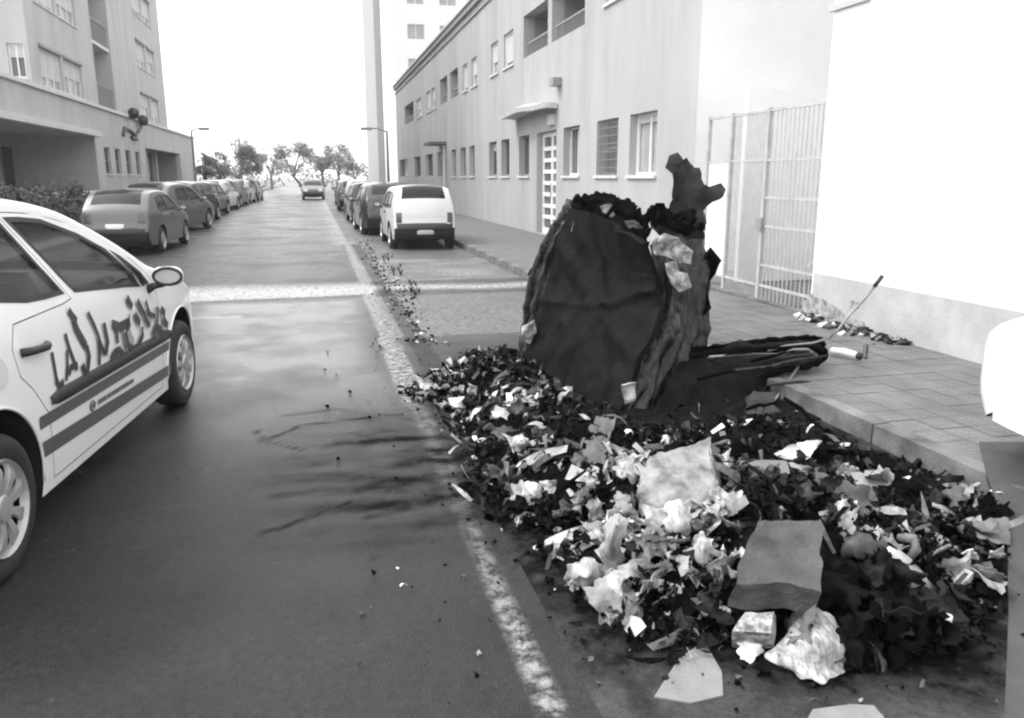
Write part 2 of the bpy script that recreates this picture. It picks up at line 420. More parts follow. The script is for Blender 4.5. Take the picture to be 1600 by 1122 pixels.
ts = 0.2035; tb = MB(); tb.box(0.003, ts-0.003, 0.003, ts-0.003, 0.0, 0.012)
proto = tb.build('paving_tile', M_tile, pv, loc=(0,0,0)); first = True
for j in range(33):
    for i in range(9):
        o = proto if first else proto.copy()
        if not first: col.objects.link(o)
        first = False
        o.location = (X_KERB+0.125+i*ts, 2.2+j*ts, 0.1125+random.uniform(-0.0015, 0.002)); o.rotation_euler = (random.uniform(-.003,.003), random.uniform(-.003,.003), 0)
kb = MB(); kb.box(0, 0.118, 0.004, 0.996, -0.03, 0.128)
kp = None
for j in range(-4, 56):
    if kp is None: kp = o = kb.build('kerb_stone', M['kerb'], pv, loc=(0,0,0))
    else: o = kp.copy(); col.objects.link(o)
    o.location = (X_KERB+random.uniform(-.004,.004), j, random.uniform(-.004,.004))
b = MB(); b.box(X_KERB, X_KERB+0.118, 56.002, 140, -0.03, 0.126); b.build('kerb', M['kerb'], pv)
# left pavement
lp = thing('left_pavement', None, None, (0,0,0), kind='structure')
b = MB(); b.box(-9.5, -5.72, -4, 140, -0.04, 0.12); b.build('paving_bed', mat('paving_bed', 0.20), lp)
for j in range(14, 74, 2):
    o = MB().box(-5.72, -5.6, j+0.005, j+1.995, -0.03, 0.13).build('kerb_stone', M['kerb'], lp)

# ------------------------------------------------------------------ facades with true openings
def cdt_fill(outer, holes):
    vs = []; es = []
    def add(loop):
        b = len(vs); vs.extend(Vector(p) for p in loop); es.extend((b+i, b+(i+1) % len(loop)) for i in range(len(loop)))
    add(outer)
    for h in holes: add(h)
    V, E_, F, *_ = delaunay_2d_cdt(vs, es, [], 0, 1e-5)
    out = []
    for f in F:
        cx = sum(V[i].x for i in f)/len(f); cy = sum(V[i].y for i in f)/len(f)
        if inpoly(cx, cy, outer) and not any(inpoly(cx, cy, h) for h in holes): out.append(f)
    return V, out
def rect(a, b, c, d): return [(a, c), (b, c), (b, d), (a, d)]
def wall_with_holes(mb, to3, s0, s1, z0, z1, holes, depth, inward):
    """to3(s,z) -> point on the wall face; openings get reveals going 'inward'"""
    V, F = cdt_fill(rect(s0, s1, z0, z1), [rect(*h) for h in holes])
    for f in F: mb.poly([to3(V[i].x, V[i].y) for i in f])
    iv = Vector(inward)*depth
    for (a, b_, c, d) in holes:
        q = [Vector(to3(*p)) for p in rect(a, b_, c, d)]
        for i in range(4): mb.quad(q[i], q[(i+1) % 4], q[(i+1) % 4]+iv, q[i]+iv)
def add_window(parent, to3, inward, h, depth=0.12, pane='pane', mull=1, rails=0, frame='frame_white', grille=None, sill=True, blind=0.0, fw=0.05):
    a, b_, c, d = h; iv = Vector(inward)
    P = lambda s, z, k: Vector(to3(s, z)) + iv*k
    def bar(mb, s0, s1, z0, z1, k0, k1):
        vs = [P(s, z, k) for k in (k0, k1) for (s, z) in ((s0,z0),(s1,z0),(s1,z1),(s0,z1))]
        n = len(mb.v); mb.v += [tuple(v) for v in vs]
        for f in ((0,1,2,3),(7,6,5,4),(0,4,5,1),(1,5,6,2),(2,6,7,3),(3,7,4,0)): mb.f.append(tuple(n+i for i in f)); mb.mi.append(0)
    f = MB(); e = 0.004
    bar(f, a+e, a+fw, c+e, d-e, depth-0.05, depth); bar(f, b_-fw, b_-e, c+e, d-e, depth-0.05, depth)
    bar(f, a+fw, b_-fw, c+e, c+fw, depth-0.05, depth); bar(f, a+fw, b_-fw, d-fw, d-e, depth-0.05, depth)
    for i in range(mull):
        s = a + (b_-a)*(i+1)/(mull+1); bar(f, s-fw*0.45, s+fw*0.45, c+fw, d-fw, depth-0.045, depth-0.002)
    for i in range(rails):
        z = c + (d-c)*(i+1)/(rails+1); bar(f, a+fw, b_-fw, z-fw*0.4, z+fw*0.4, depth-0.043, depth-0.004)
    w_ = f.build('window', M[frame], parent)
    w_['_o'] = parent['_o']
    g_ = MB(); g_.quad(P(a+e, c+e, depth+0.01), P(b_-e, c+e, depth+0.01), P(b_-e, d-e, depth+0.01), P(a+e, d-e, depth+0.01)); g_.build('pane', M[pane], w_)
    if blind:
        bl = MB(); z1 = d-fw; z0 = d-(d-c)*blind; n = max(3, int((z1-z0)/0.06))
        for i in range(n): bar(bl, a+fw, b_-fw, z0+(z1-z0)*i/n, z0+(z1-z0)*(i+0.86)/n, depth-0.03-0.004, depth-0.012)
        bl.build('roller_blind', M['slab'], w_)
    if grille:
        gr = MB(); nb = max(3, int((b_-a)/0.11))
        for i in range(1, nb): s = a+(b_-a)*i/nb; bar(gr, s-0.009, s+0.009, c+0.01, d-0.01, 0.03, 0.048)
        for i in range(1, grille): z = c+(d-c)*i/grille; bar(gr, a+0.005, b_-0.005, z-0.01, z+0.01, 0.05, 0.068)
        gr.build('grille', M['frame_grey' if grille > 5 else 'bars'], w_)
    if sill:
        sl = MB(); bar(sl, a-0.06, b_+0.06, c-0.06, c-0.003, -0.05, depth-0.052); sl.build('sill', M['slab'], w_)
    return w_

# right long building -------------------------------------------------
XF = X_FAC
fac = thing('long_apartment_building', 'long pale two storey block with loggias, white grid door and flat canopy', 'building', (XF, 34, 0))
t3 = lambda s, z: (XF, s, z)
Y0, Y1, ZT = ax(1088, 200, X_FAC).y, 57.8, 7.42
def yr(uL, uR, v=240): return ax(uR, v, XF).y, ax(uL, v, XF).y
gf = [(983,1025),(932,965),(880,905),(811,827),(783,796),(764,776),(733,741.5),(719,727.5),(705,712.5),(683,690),(665,676),(647,657),(624,637)]
uf = [(945,978),(767,778),(787,802),(736,745),(722,730),(672,678),(664,670.5),(648,656)]
lg = [(862,913),(818,856),(702,714.5),(686,697.5),(629,643)]
H = []
for L_ in gf: a, b_ = yr(*L_); H.append((a, b_, 1.64, 2.74, 'g'))
for L_ in uf: a, b_ = yr(*L_, v=60); H.append((a, b_, 4.82 if L_[0] != 945 else 4.95, 5.78, 'u'))
for L_ in lg: a, b_ = yr(*L_, v=60); H.append((a, b_, 4.80, 5.88, 'l'))
a, b_ = yr(839, 869); DOOR = (a, b_, 0.13, 2.74); H.append(DOOR+('d',))
DEP = 0.32
f = MB(); wall_with_holes(f, t3, Y0, Y1, 0.05, ZT, [h[:4] for h in H if h[4] != 'l'] + [h[:4] for h in H if h[4] == 'l'], DEP, (1,0,0))
f.build('front_wall', M['facade'], fac)
b = MB()
b.quad((XF, Y1, 0.05), (XF+12, Y1, 0.05), (XF+12, Y1, ZT), (XF, Y1, ZT))
b.build('end_wall', M['facade'], fac); b = MB()
b.quad((XF, Y0, 0.05), (XF+12, Y0, 0.05), (XF+12, Y0, ZT), (XF, Y0, ZT)); b.build('end_wall', M['white_wall'], fac)
b = MB(); b.box(XF-0.12, XF+12, Y0-0.1, Y1+0.15, ZT+0.003, ZT+0.30); b.box(XF-0.06, XF-0.003, Y0, Y1, ZT-0.28, ZT-0.2); b.build('parapet', M['frame_grey'] if False else mat('parapet_band', 0.30, 0.9, 0.1), fac)
b = MB(); b.box(XF-0.2, XF-0.123, Y0, Y1, ZT+0.2, ZT+0.28); b.build('cornice_edge', M['slab'], fac)
for k, h in enumerate(H):
    hh = h[:4]; kd = h[4]
    if kd == 'g':
        i = k
        if i == 0: add_window(fac, t3, (1,0,0), hh, 0.2, 'pane_pale', 1, 0, 'frame_white', blind=0.15)
        elif i == 1: add_window(fac, t3, (1,0,0), hh, 0.24, 'pane', 1, 1, 'frame_grey', grille=7)
        elif i == 2: add_window(fac, t3, (1,0,0), hh, 0.22, 'pane_mid', 1, 0, 'frame_white')
        else: add_window(fac, t3, (1,0,0), hh, 0.2, 'pane' if i % 3 else 'pane_mid', 0, 0, 'frame_grey', blind=0.25 if i % 4 == 1 else 0, sill=i < 9)
    elif kd == 'u':
        add_window(fac, t3, (1,0,0), hh, 0.12, 'pane_pale', 0, 0, 'frame_white', blind=0.85 if k % 2 else 0.6)
    elif kd == 'l':       # loggia: recess with back wall and rail
        lo = MB(); a, b_, c, d = hh
        lo.box(XF+DEP+0.002, XF+1.6, a, b_, c-0.1, c-0.002); lo.box(XF+DEP+0.002, XF+1.6, a, b_, d+0.002, d+0.1)
        lo.box(XF+1.6, XF+1.7, a-0.1, b_+0.1, c-0.1, d+0.1); lo.box(XF+DEP+0.002, XF+1.6, a-0.1, a-0.002, c, d); lo.box(XF+DEP+0.002, XF+1.6, b_+0.002, b_+0.1, c, d)
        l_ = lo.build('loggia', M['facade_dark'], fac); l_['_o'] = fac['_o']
        rr = MB()
        for i in range(int((b_-a)/0.16)): rr.box(XF+0.1, XF+0.125, a+0.08+i*0.16, a+0.10+i*0.16, c, c+0.35)
        rr.box(XF+0.09, XF+0.135, a+0.002, b_-0.002, c+0.35, c+0.39); rr.build('railing', M['frame_grey'], l_)
# door with grid
a, b_, c, d = DOOR
dr = MB(); xd = XF+0.16
dr.box(xd, xd+0.05, a+0.01, a+0.1, c, d-0.01); dr.box(xd, xd+0.05, b_-0.1, b_-0.01, c, d-0.01); dr.box(xd, xd+0.05, a+0.1, b_-0.1, d-0.12, d-0.01); dr.box(xd, xd+0.05, a+0.1, b_-0.1, c, c+0.15)
ym = (a+b_)/2; dr.box(xd, xd+0.05, ym-0.07, ym+0.07, c+0.15, d-0.12)
for i in range(1, 8): z = c+0.15+(d-c-0.27)*i/8; dr.box(xd+0.004, xd+0.046, a+0.1, ym-0.07, z-0.05, z+0.05); dr.box(xd+0.004, xd+0.046, ym+0.07, b_-0.1, z-0.05, z+0.05)
dd = dr.build('door', M['frame_white'], fac); dd['_o'] = fac['_o']
q = MB(); q.quad((xd+0.06,a,c),(xd+0.06,b_,c),(xd+0.06,b_,d),(xd+0.06,a,d)); q.build('pane', M['pane_mid'], dd)
MB().tube([(xd-0.06, ym-0.1, 1.05), (xd-0.06, ym-0.1, 1.45)], 0.015).build('handle', M['steel'], dd)
# canopies
cy0, cy1 = ax(872, 172, XF).y, ax(806, 175, XF).y
cn = sheet([[(XF-0.02, cy0, 3.22), (XF-0.02, (cy0+cy1)/2, 3.30), (XF-0.02, cy1, 3.22)], [(XF-0.3, cy0, 3.24), (XF-0.3, (cy0+cy1)/2, 3.33), (XF-0.3, cy1, 3.24)], [(XF-0.55, cy0+.2, 3.18), (XF-0.55, (cy0+cy1)/2, 3.26), (XF-0.55, cy1-.2, 3.18)]], 8, 16, thick=0.12)
cnp = cn.build('canopy', M['slab'], fac); cnp['_o'] = fac['_o']
MB().box(XF-0.12, XF-0.004, cy0+0.25, cy0+0.55, 2.86, 3.1).build('canopy_bracket', M['slab'], cnp)
ky = ax(692, 228, XF).y
MB().box(XF-0.75, XF-0.003, ky-1.0, ky+1.0, 3.02, 3.14).build('canopy', mat('dark_canopy', 0.12), fac)
MB().tube([(XF-0.07, ky-0.8, 0.12), (XF-0.07, ky-0.8, 3.0)], 0.05).build('downpipe', M['slab'], fac)
MB().box(XF-0.22, XF-0.003, ax(878,143,XF).y, ax(874,143,XF).y+0.15, 3.72, 3.9).build('wall_lamp', M['frame_grey'], fac)

# white wall with gate ------------------------------------------------
XW = X_WALL
ww = thing('white_street_wall', 'tall blank white plastered wall beside the pavement with a greyish plinth', 'wall', (XW, 5, 0))
gy0 = ax(1264, 495, XW).y; gy1 = 10.35
t3w = lambda s, z: (XW, s, z)
f = MB(); wall_with_holes(f, t3w, -9.0, gy0, 0.05, 9.0, [], 0.3, (1,0,0))
f.quad((XW, gy0, 0.05), (XW+0.6, gy0, 0.05), (XW+0.6, gy0, 9), (XW, gy0, 9)); pass
pass
f.quad((XW,-9,9),(XW+8,-9,9),(XW+8,gy0,9),(XW,gy0,9)); f.quad((XW,-9,0),(XW+8,-9,0),(XW+8,-9,9),(XW,-9,9))
f.build('plaster_face', M['white_wall'], ww)
pl = sheet([[(XW-0.012, -9, 0.1), (XW-0.012, 2, 0.1), (XW-0.012, gy0-0.04, 0.1)], [(XW-0.012, -9, 0.62), (XW-0.012, 2, 0.60), (XW-0.012, gy0-0.04, 0.60)]], 4, 60, amp=0.004, sc_=3, thick=0.01)
pl.build('plinth', M['plinth'], ww)
MB().box(XW-0.035, XW-0.004, ax(1330,8,XW).y-0.3, ax(1300,12,XW).y, ax(1315,8,XW).z-0.04, ax(1315,8,XW).z+0.02).build('cable_bracket', M['bars'], ww)
# courtyard behind the gate
cy = thing('courtyard_wall', 'bright white courtyard wall seen through the barred gate', 'wall', (XW+2.5, 9, 0))
b = MB(); b.box(XW+2.4, XW+2.5, gy0-0.5, gy1+1.5, 0.05, 2.8); b.build('back_wall', M['white_wall'], cy)
MB().box(XW+0.62, XW+2.4, gy0-0.1, gy0-0.0, 0.12, 2.8).build('side_wall', M['white_wall'], cy); b = MB(); b.box(XW+0.68, XW+2.4, gy1+0.02, gy1+0.12, 0.12, 2.8); b.build('side_wall', M['white_wall'], cy)
gt = thing('barred_gate', 'pale metal gate of thin upright bars with a narrow leaf, set in the white wall', 'gate', (XW+0.1, (gy0+gy1)/2, 0.12))
xg = XW+0.10
ypost = ax(1183, 475, xg).y; ypan = ax(1130, 457, xg).y
for yy in (gy0+0.03, ypost, ypan, gy1-0.03): MB().box(xg-0.025, xg+0.025, yy-0.025, yy+0.025, 0.115, 2.40).build('gate_post', M['bars_pale'], gt)
zr_ = [0.30, 0.55, 1.02, 1.36, 1.80, 2.37]
for z in zr_:
    for (ya, yb) in ((gy0+0.06, ypost-0.03), (ypost+0.03, ypan-0.03), (ypan+0.03, gy1-0.06)):
        if z in (1.02, 1.36, 0.55) and ya > ypost: continue
        MB().box(xg-0.015, xg+0.015, ya, yb, z-0.014, z+0.014).build('gate_rail', M['bars_pale'], gt)
nb = 13
for i in range(nb):
    yy = gy0+0.06+(ypost-gy0-0.1)*(i+0.5)/nb
    MB().tube([(xg, yy, 0.14), (xg, yy, 2.36)], 0.008, 6).build('gate_bar', M['bars_pale'], gt)
for i in range(16):
    yy = ypost+0.05+(ypan-ypost-0.1)*(i+0.5)/16
    MB().tube([(xg, yy, 0.14), (xg, yy, 2.36)], 0.007, 6).build('gate_bar', M['bars_pale'], gt)
MB().box(xg-0.005, xg+0.005, ypan+0.04, gy1-0.08, 0.3, 1.78).build('gate_panel', M['frame_white'], gt)
MB().box(xg-0.06, xg-0.03, ypost-0.06, ypost+0.06, 0.98, 1.12).build('lock_box', M['frame_grey'], gt)
MB().box(XW-0.02, XW+0.3, gy0, gy1, 0.10, 0.14).build('threshold', M['kerb'], gt)

# far towers on the right ---------------------------------------------
tw = thing('white_tower_block', 'washed out white high-rise rising behind the parapet of the long block', 'building', (14, 80, 0))
yt = 78.0; xa = ax(612, 100, 8).x
t3t = lambda s, z: (s, yt, z)
xs0 = ay(616, 60, yt).x
hs = []
for (u, v0, v1) in ((640, 60, 90), (668, 30, 55), (690, 0, 25), (640, 0, 30), (660, 85, 105), (715, -60, -20), (720, 0, 20), (750, -50, -10)):
    p0 = ay(u, v1, yt); p1 = ay(u+12, v0, yt); hs.append((p0.x, p1.x, p0.z, p1.z))
zc = [8+3*i for i in range(10)]
hs = [(xs0+1.2+i*3.0, xs0+2.8+i*3.0, z, z+1.3) for i in range(8) for z in zc]
f = MB(); wall_with_holes(f, t3t, xs0, xs0+27, 0, 40, hs, 0.25, (0,1,0)); f.quad((xs0,yt,0),(xs0,yt+20,0),(xs0,yt+20,40),(xs0,yt,40)); f.quad((xs0+27,yt,0),(xs0+27,yt+20,0),(xs0+27,yt+20,40),(xs0+27,yt,40)); f.quad((xs0,yt,40),(xs0+27,yt,40),(xs0+27,yt+20,40),(xs0,yt+20,40))
f.build('front_wall', M['far_white'], tw)
for h in hs: add_window(tw, t3t, (0,1,0), h, 0.18, 'pane_pale', 1, 0, 'frame_white', sill=False)
t2 = thing('grey_corner_tower', 'pale grey tower edge standing between the sky and the long block', 'building', (7, 90, 0))
xq0, xq1 = ay(586, 100, 92).x, ay(618, 100, 92).x
b = MB(); b.box(xq0, xq1+0.6, 92, 110, 0, 45); b.build('side_wall', mat('pale_grey_tower', 0.30, 0.9, 0.05), t2)

# left building -------------------------------------------------------
XL = -9.5
lb = thing('brick_apartment_block', 'pale brick apartment tower with white shuttered windows above a low podium', 'building', (XL, 45, 0))
t3l = lambda s, z: (XL, s, z)
def yl(u, v=240, x=XL): return ax(u, v, x).y
yb0 = yl(50, 100); yb1 = yl(152, 120); yc1 = yl(178, 120); yd1 = yl(259, 150); ye = 73.5
ZP = 4.72
porch1 = (14.0, yl(150), 0.13, 3.38); porch2 = (yl(228), yl(281), 0.13, 3.3)
slits = [(yl(a), yl(b_), 1.75, 3.0) for a, b_ in ((163,172),(179.5,188),(196,204),(211.5,218))]
hol = [porch1, porch2]+slits
f = MB(); wall_with_holes(f, t3l, 12.0, ye, 0.05, ZP, hol, 0.3, (-1,0,0))
f.quad((XL,12,ZP),(XL-14,12,ZP),(XL-14,ye,ZP),(XL,ye,ZP)); f.quad((XL,ye,0),(XL-14,ye,0),(XL-14,ye,ZP),(XL,ye,ZP)); f.quad((XL,12,0),(XL-14,12,0),(XL-14,12,ZP),(XL,12,ZP))
f.build('podium_wall', M['facade_left'], lb)
MB().box(XL-0.02, XL+0.35, 12, yl(150)-0.02, 3.383, 3.62).build('podium_slab', M['slab'], lb)
MB().box(XL-0.02, XL+0.12, 12.0, ye, ZP+0.003, ZP+0.14).build('podium_coping', M['slab'], lb)
for h in slits: add_window(lb, t3l, (-1,0,0), h, 0.15, 'pane', 0, 1, 'frame_grey')
for pc in (porch1, porch2):
    a, b_, c, d = pc; b = MB()
    b.box(XL-3.6, XL-3.5, a-0.1, b_+0.1, 0, d+0.1); b.box(XL-3.5, XL-0.302, a-0.1, a-0.002, 0, d); b.box(XL-3.5, XL-0.302, b_+0.002, b_+0.1, 0, d); b.box(XL-3.5, XL-0.302, a, b_, d+0.002, d+0.1)
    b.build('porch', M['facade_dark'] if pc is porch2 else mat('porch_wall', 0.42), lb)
    if pc is porch1:
        t3p = lambda s, z: (XL-3.497, s, z)
        for (u0, u1) in ((0,18),(30,47),(95,105)):
            add_window(lb, t3p, (1,0,0), (yl(u0,240,XL-3.5), yl(u1,240,XL-3.5), 1.2, 2.9), 0.06, 'pane', 0, 0, 'frame_grey', sill=False)
        MB().box(XL-3.49, XL-3.44, yl(58,240,XL-3.5), yl(73,240,XL-3.5), 0.13, 3.1).build('doorway', M['black'], lb)
    else:
        for i in range(3): MB().box(XL-1.2, XL-0.9, a+2+i*3.2, a+2.35+i*3.2, 0.13, d).build('column', M['facade_left'], lb)
        for i in range(2): MB().box(XL-3.49, XL-3.44, a+3+i*4, a+4.6+i*4, 1.0, 2.6).build('window', M['pane'], lb)
# upper blocks
def block(y0, y1, x, z1, holes, nm):
    tt = lambda s, z: (x, s, z)
    f = MB(); wall_with_holes(f, tt, y0, y1, ZP+0.15, z1, holes, 0.2, (-1,0,0)); f.quad((x,y1,ZP),(x-12,y1,ZP),(x-12,y1,z1),(x,y1,z1)); f.quad((x,y0,z1),(x-12,y0,z1),(x-12,y1,z1),(x,y1,z1))
    f.build(nm, M['facade_left'], lb); return tt
XB = XL-0.06; hb = []
for k in range(7):
    z = 4.95+k*2.95
    hb += [(yb0+1.2, yb0+3.9, z, z+1.35), (yb0+4.2, yb0+6.9, z, z+1.35)]
tt = block(yb0, yb1, XB, 26, hb, 'upper_wall')
for i, h in enumerate(hb):
    add_window(lb, tt, (-1,0,0), h, 0.14, 'pane_pale', 2, 0, 'frame_white', blind=(0.75, 0.5, 0.9, 0.6)[i % 4])
    MB().box(XB+0.003, XB+0.09, h[0]-0.05, h[1]+0.05, h[3]+0.02, h[3]+0.12).build('shutter_box', M['frame_grey'], lb)
# end wall towards the camera with its window
t3e = lambda s, z: (s, yb0, z)
we = [(ay(14,100,yb0).x, ay(40,100,yb0).x, ZP+0.35+k*2.95, ZP+1.5+k*2.95) for k in range(6)]
f = MB(); wall_with_holes(f, t3e, XB-12, XB, ZP+0.15, 26, we, 0.2, (0,1,0)); f.build('upper_wall', M['facade_left'], lb)
for h in we: add_window(lb, t3e, (0,1,0), h, 0.14, 'pane_mid', 1, 0, 'frame_white', blind=0.4)
# recess with balconies
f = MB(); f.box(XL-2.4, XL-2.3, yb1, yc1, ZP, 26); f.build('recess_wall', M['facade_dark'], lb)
for k in range(5):
    z = 4.9+k*2.95
    q = MB(); q.box(XL-2.3, XL-0.1, yb1+0.01, yc1-0.01, z-0.15, z); bq = q.build('balcony', M['slab'], lb); bq['_o'] = lb['_o']
    q = MB()
    for i in range(int((yc1-yb1)/0.2)): q.box(XL-0.16, XL-0.13, yb1+0.1+i*0.2, yb1+0.13+i*0.2, z, z+0.95)
    q.box(XL-0.18, XL-0.11, yb1+0.03, yc1-0.03, z+0.95, z+1.0); q.build('railing', M['frame_grey'], bq)
hb2 = []
for k in range(7):
    z = 5.0+k*2.95; hb2 += [(yc1+6.6, yc1+9.3, z, z+1.4), (yc1+9.7, yc1+12.2, z, z+1.4)]
tt2 = block(yc1, yd1, XB+0.02, 26, hb2, 'upper_wall')
f = MB(); f.quad((XB+0.02,yc1,ZP),(XB-12,yc1,ZP),(XB-12,yc1,26),(XB+0.02,yc1,26)); f.build('upper_wall', M['facade_left'], lb)
for i, h in enumerate(hb2):
    add_window(lb, tt2, (-1,0,0), h, 0.14, 'pane_pale', 1, 0, 'frame_white', blind=(0.5, 0.8, 0.7)[i % 3])
    MB().box(XB+0.025, XB+0.11, h[0]-0.05, h[1]+0.05, h[3]+0.02, h[3]+0.12).build('shutter_box', M['frame_grey'], lb)
# wrought emblem on the podium
yq = lambda u, v: ax(u, v, XL+0.09)
q = MB()
for pts in (((193,212),(195,200),(205,204),(212,212),(221,200),(220,195)), ((206,214),(214,218))):
    q.tube([yq(*p) for p in pts], 0.09, 6)
q.build('wall_emblem', M['black'], lb)
for i, (u, v) in enumerate(((201,177),(216,188))):
    c_ = yq(u, v); MB().lathe([(-0.3,0.02),(-0.25,0.22),(0.1,0.3),(0.25,0.18),(0.3,0.02)], (c_.x+0.25, c_.y, c_.z), 'z', 12).build('lantern', M['black'], lb, smooth=True)

# ------------------------------------------------------------------ trees, hedge
def leaf_cloud(n, blobs, size, rnd, flat=0.6):
    m = MB()
    for _ in range(n):
        b = rnd.choice(blobs); c = Vector(b[:3]); r = b[3]
        d = Vector((rnd.gauss(0,1), rnd.gauss(0,1), rnd.gauss(0,1))).normalized()*r*(rnd.random()**0.45)
        d.z *= flat; p = c+d
        if noise.noise(p*1.6/max(size*6,0.2)*0.4) < -0.15: continue
        a = Vector((rnd.uniform(-1,1), rnd.uniform(-1,1), rnd.uniform(-1,1))).normalized(); e = a.orthogonal().normalized(); s = size*rnd.uniform(0.6,1.4)
        m.quad(p-a*s, p-e*s*0.45, p+a*s, p+e*s*0.45)
    return m
def make_tree(loc, h, label, seed, n=1600, sp=1.0, lean=0.0, grp='trees at the end of the street'):
    rnd = random.Random(seed); T = thing('street_tree', label, 'tree', loc, grp)
    th = h*0.35; tr = MB(); x, y, z0 = 0, 0, 0
    tr.tube([(0,0,-0.05),(0.05+lean*0.3,0,th*0.5),(lean,0.05,th)], [h*0.035,h*0.028,h*0.022], 8)
    blobs = []
    for k in range(7):
        a = rnd.uniform(0, 6.28); rr = h*0.3*sp*rnd.uniform(0.5,1.1); zz = th+(h-th)*rnd.uniform(0.25,0.85)
        e = (lean+rr*math.cos(a), rr*math.sin(a), zz)
        tr.tube([(lean,0.05,th*0.95),(lean+rr*0.4*math.cos(a), rr*0.4*math.sin(a), (th+zz)/2), e], [h*0.016,h*0.01,h*0.004], 6)
        blobs.append((*e, h*rnd.uniform(0.16,0.27)*sp))
    tr.build('trunk', M['bark'], T, local=True)
    leaf_cloud(int(n*3), blobs, h*0.02, rnd, 0.8).build('crown', M['leaf'], T, local=True)
    return T
for i, (u, v, y, h, lab, sp, n) in enumerate([
    (375, 300, 72, 5.2, 'rounded leafy tree beyond the last parked car on the left', 1.0, 2600),
    (345, 300, 66, 4.2, 'small dark tree close behind the left row of parked cars', 0.9, 1200),
    (322, 300, 60, 4.0, 'narrow dark tree next to the podium end and the street lamp', 0.6, 900),
    (425, 300, 120, 7.0, 'hazy sparse tree left of the leaning tree at the street end', 0.8, 700),
    (475, 303, 84, 5.6, 'spreading tree with a dark forked leaning trunk at the street end', 1.2, 1500),
    (505, 303, 100, 6.8, 'thin tree standing just right of the leaning tree', 0.9, 1000),
    (530, 300, 92, 6.0, 'twiggy tree behind the right row of parked cars', 0.8, 1000),
    (556, 300, 86, 4.6, 'low dark shrubby tree near the pale grey tower edge', 0.8, 900)]):
    p = ay(u, v, y); make_tree((p.x, y, -0.05), h*0.88, lab, 40+i, n, sp, lean=-0.9 if i == 4 else 0.0)
rnd = random.Random(5)
hd = thing('hedge', 'dark clipped hedge along the left building behind the police car', 'hedge', (-7.1, 19, 0.12))
blobs = [(-7.1+rnd.uniform(-.3,.3), 13+i*0.24, 0.75+rnd.uniform(-.35,.25), 0.55) for i in range(62)]
leaf_cloud(15000, blobs, 0.07, rnd, 1.0).build('foliage', M['hedge'], hd)
b = MB(); 
for i in range(30): b.tube([(-7.1, 13+i*0.49, 0.1), (-7.1+rnd.uniform(-.1,.1), 13+i*0.49, 1.0)], 0.02, 5)
b.build('stem', M['bark'], hd)
lw = thing('low_garden_wall', 'low pale garden wall with coping in front of the podium', 'wall', (-7.6, 36, 0.12))
MB().box(-7.75, -7.55, 22, 66, 0.1, 1.02).build('wall_body', M['facade_left'], lw); MB().box(-7.82, -7.48, 22, 66, 1.023, 1.12).build('coping', M['slab'], lw)
fd = ay(490, 280, 150)
sh = MB()
rnd = random.Random(9)
blobs = [(-60+i*1.6, 150+rnd.uniform(-4,6), 1.2+rnd.uniform(-.5,1.2), 2.2) for i in range(80)]
tag(leaf_cloud(7000, blobs, 0.3, rnd, 0.8).build('undergrowth', M['leaf'], None), 'pale distant scrub closing the end of the street', 'scrub', kind='stuff')

# street lamps --------------------------------------------------------
def lamp(loc, h, armx, label):
    T = thing('street_lamp', label, 'street lamp', loc, 'street lamps along the street')
    MB().tube([(0,0,0),(0,0,h*0.5),(0,0,h)], [0.09,0.07,0.05], 10).build('pole', M['steel'], T, local=True)
    MB().tube([(0,0,h-0.05),(armx*0.5,0,h+0.12),(armx,0,h+0.1)], 0.035, 8).build('arm', M['steel'], T, local=True)
    MB().box(armx-0.28, armx+0.28, -0.14, 0.14, h+0.02, h+0.16).build('lamp_head', M['frame_grey'], T, local=True)
    MB().box(-0.16, 0.16, -0.16, 0.16, 0, 0.06).build('base_plate', M['steel'], T, local=True)
p = ax(302, 240, -6.6); lamp((-6.6, p.y, 0.12), 4.1, 0.7, 'thin grey lamp post on the left pavement near the podium end')
p = ax(606, 250, 4.0); lamp((4.0, p.y, 0.12), 3.9, -1.1, 'lamp post with a flat arm rising on the right beyond the parked cars')

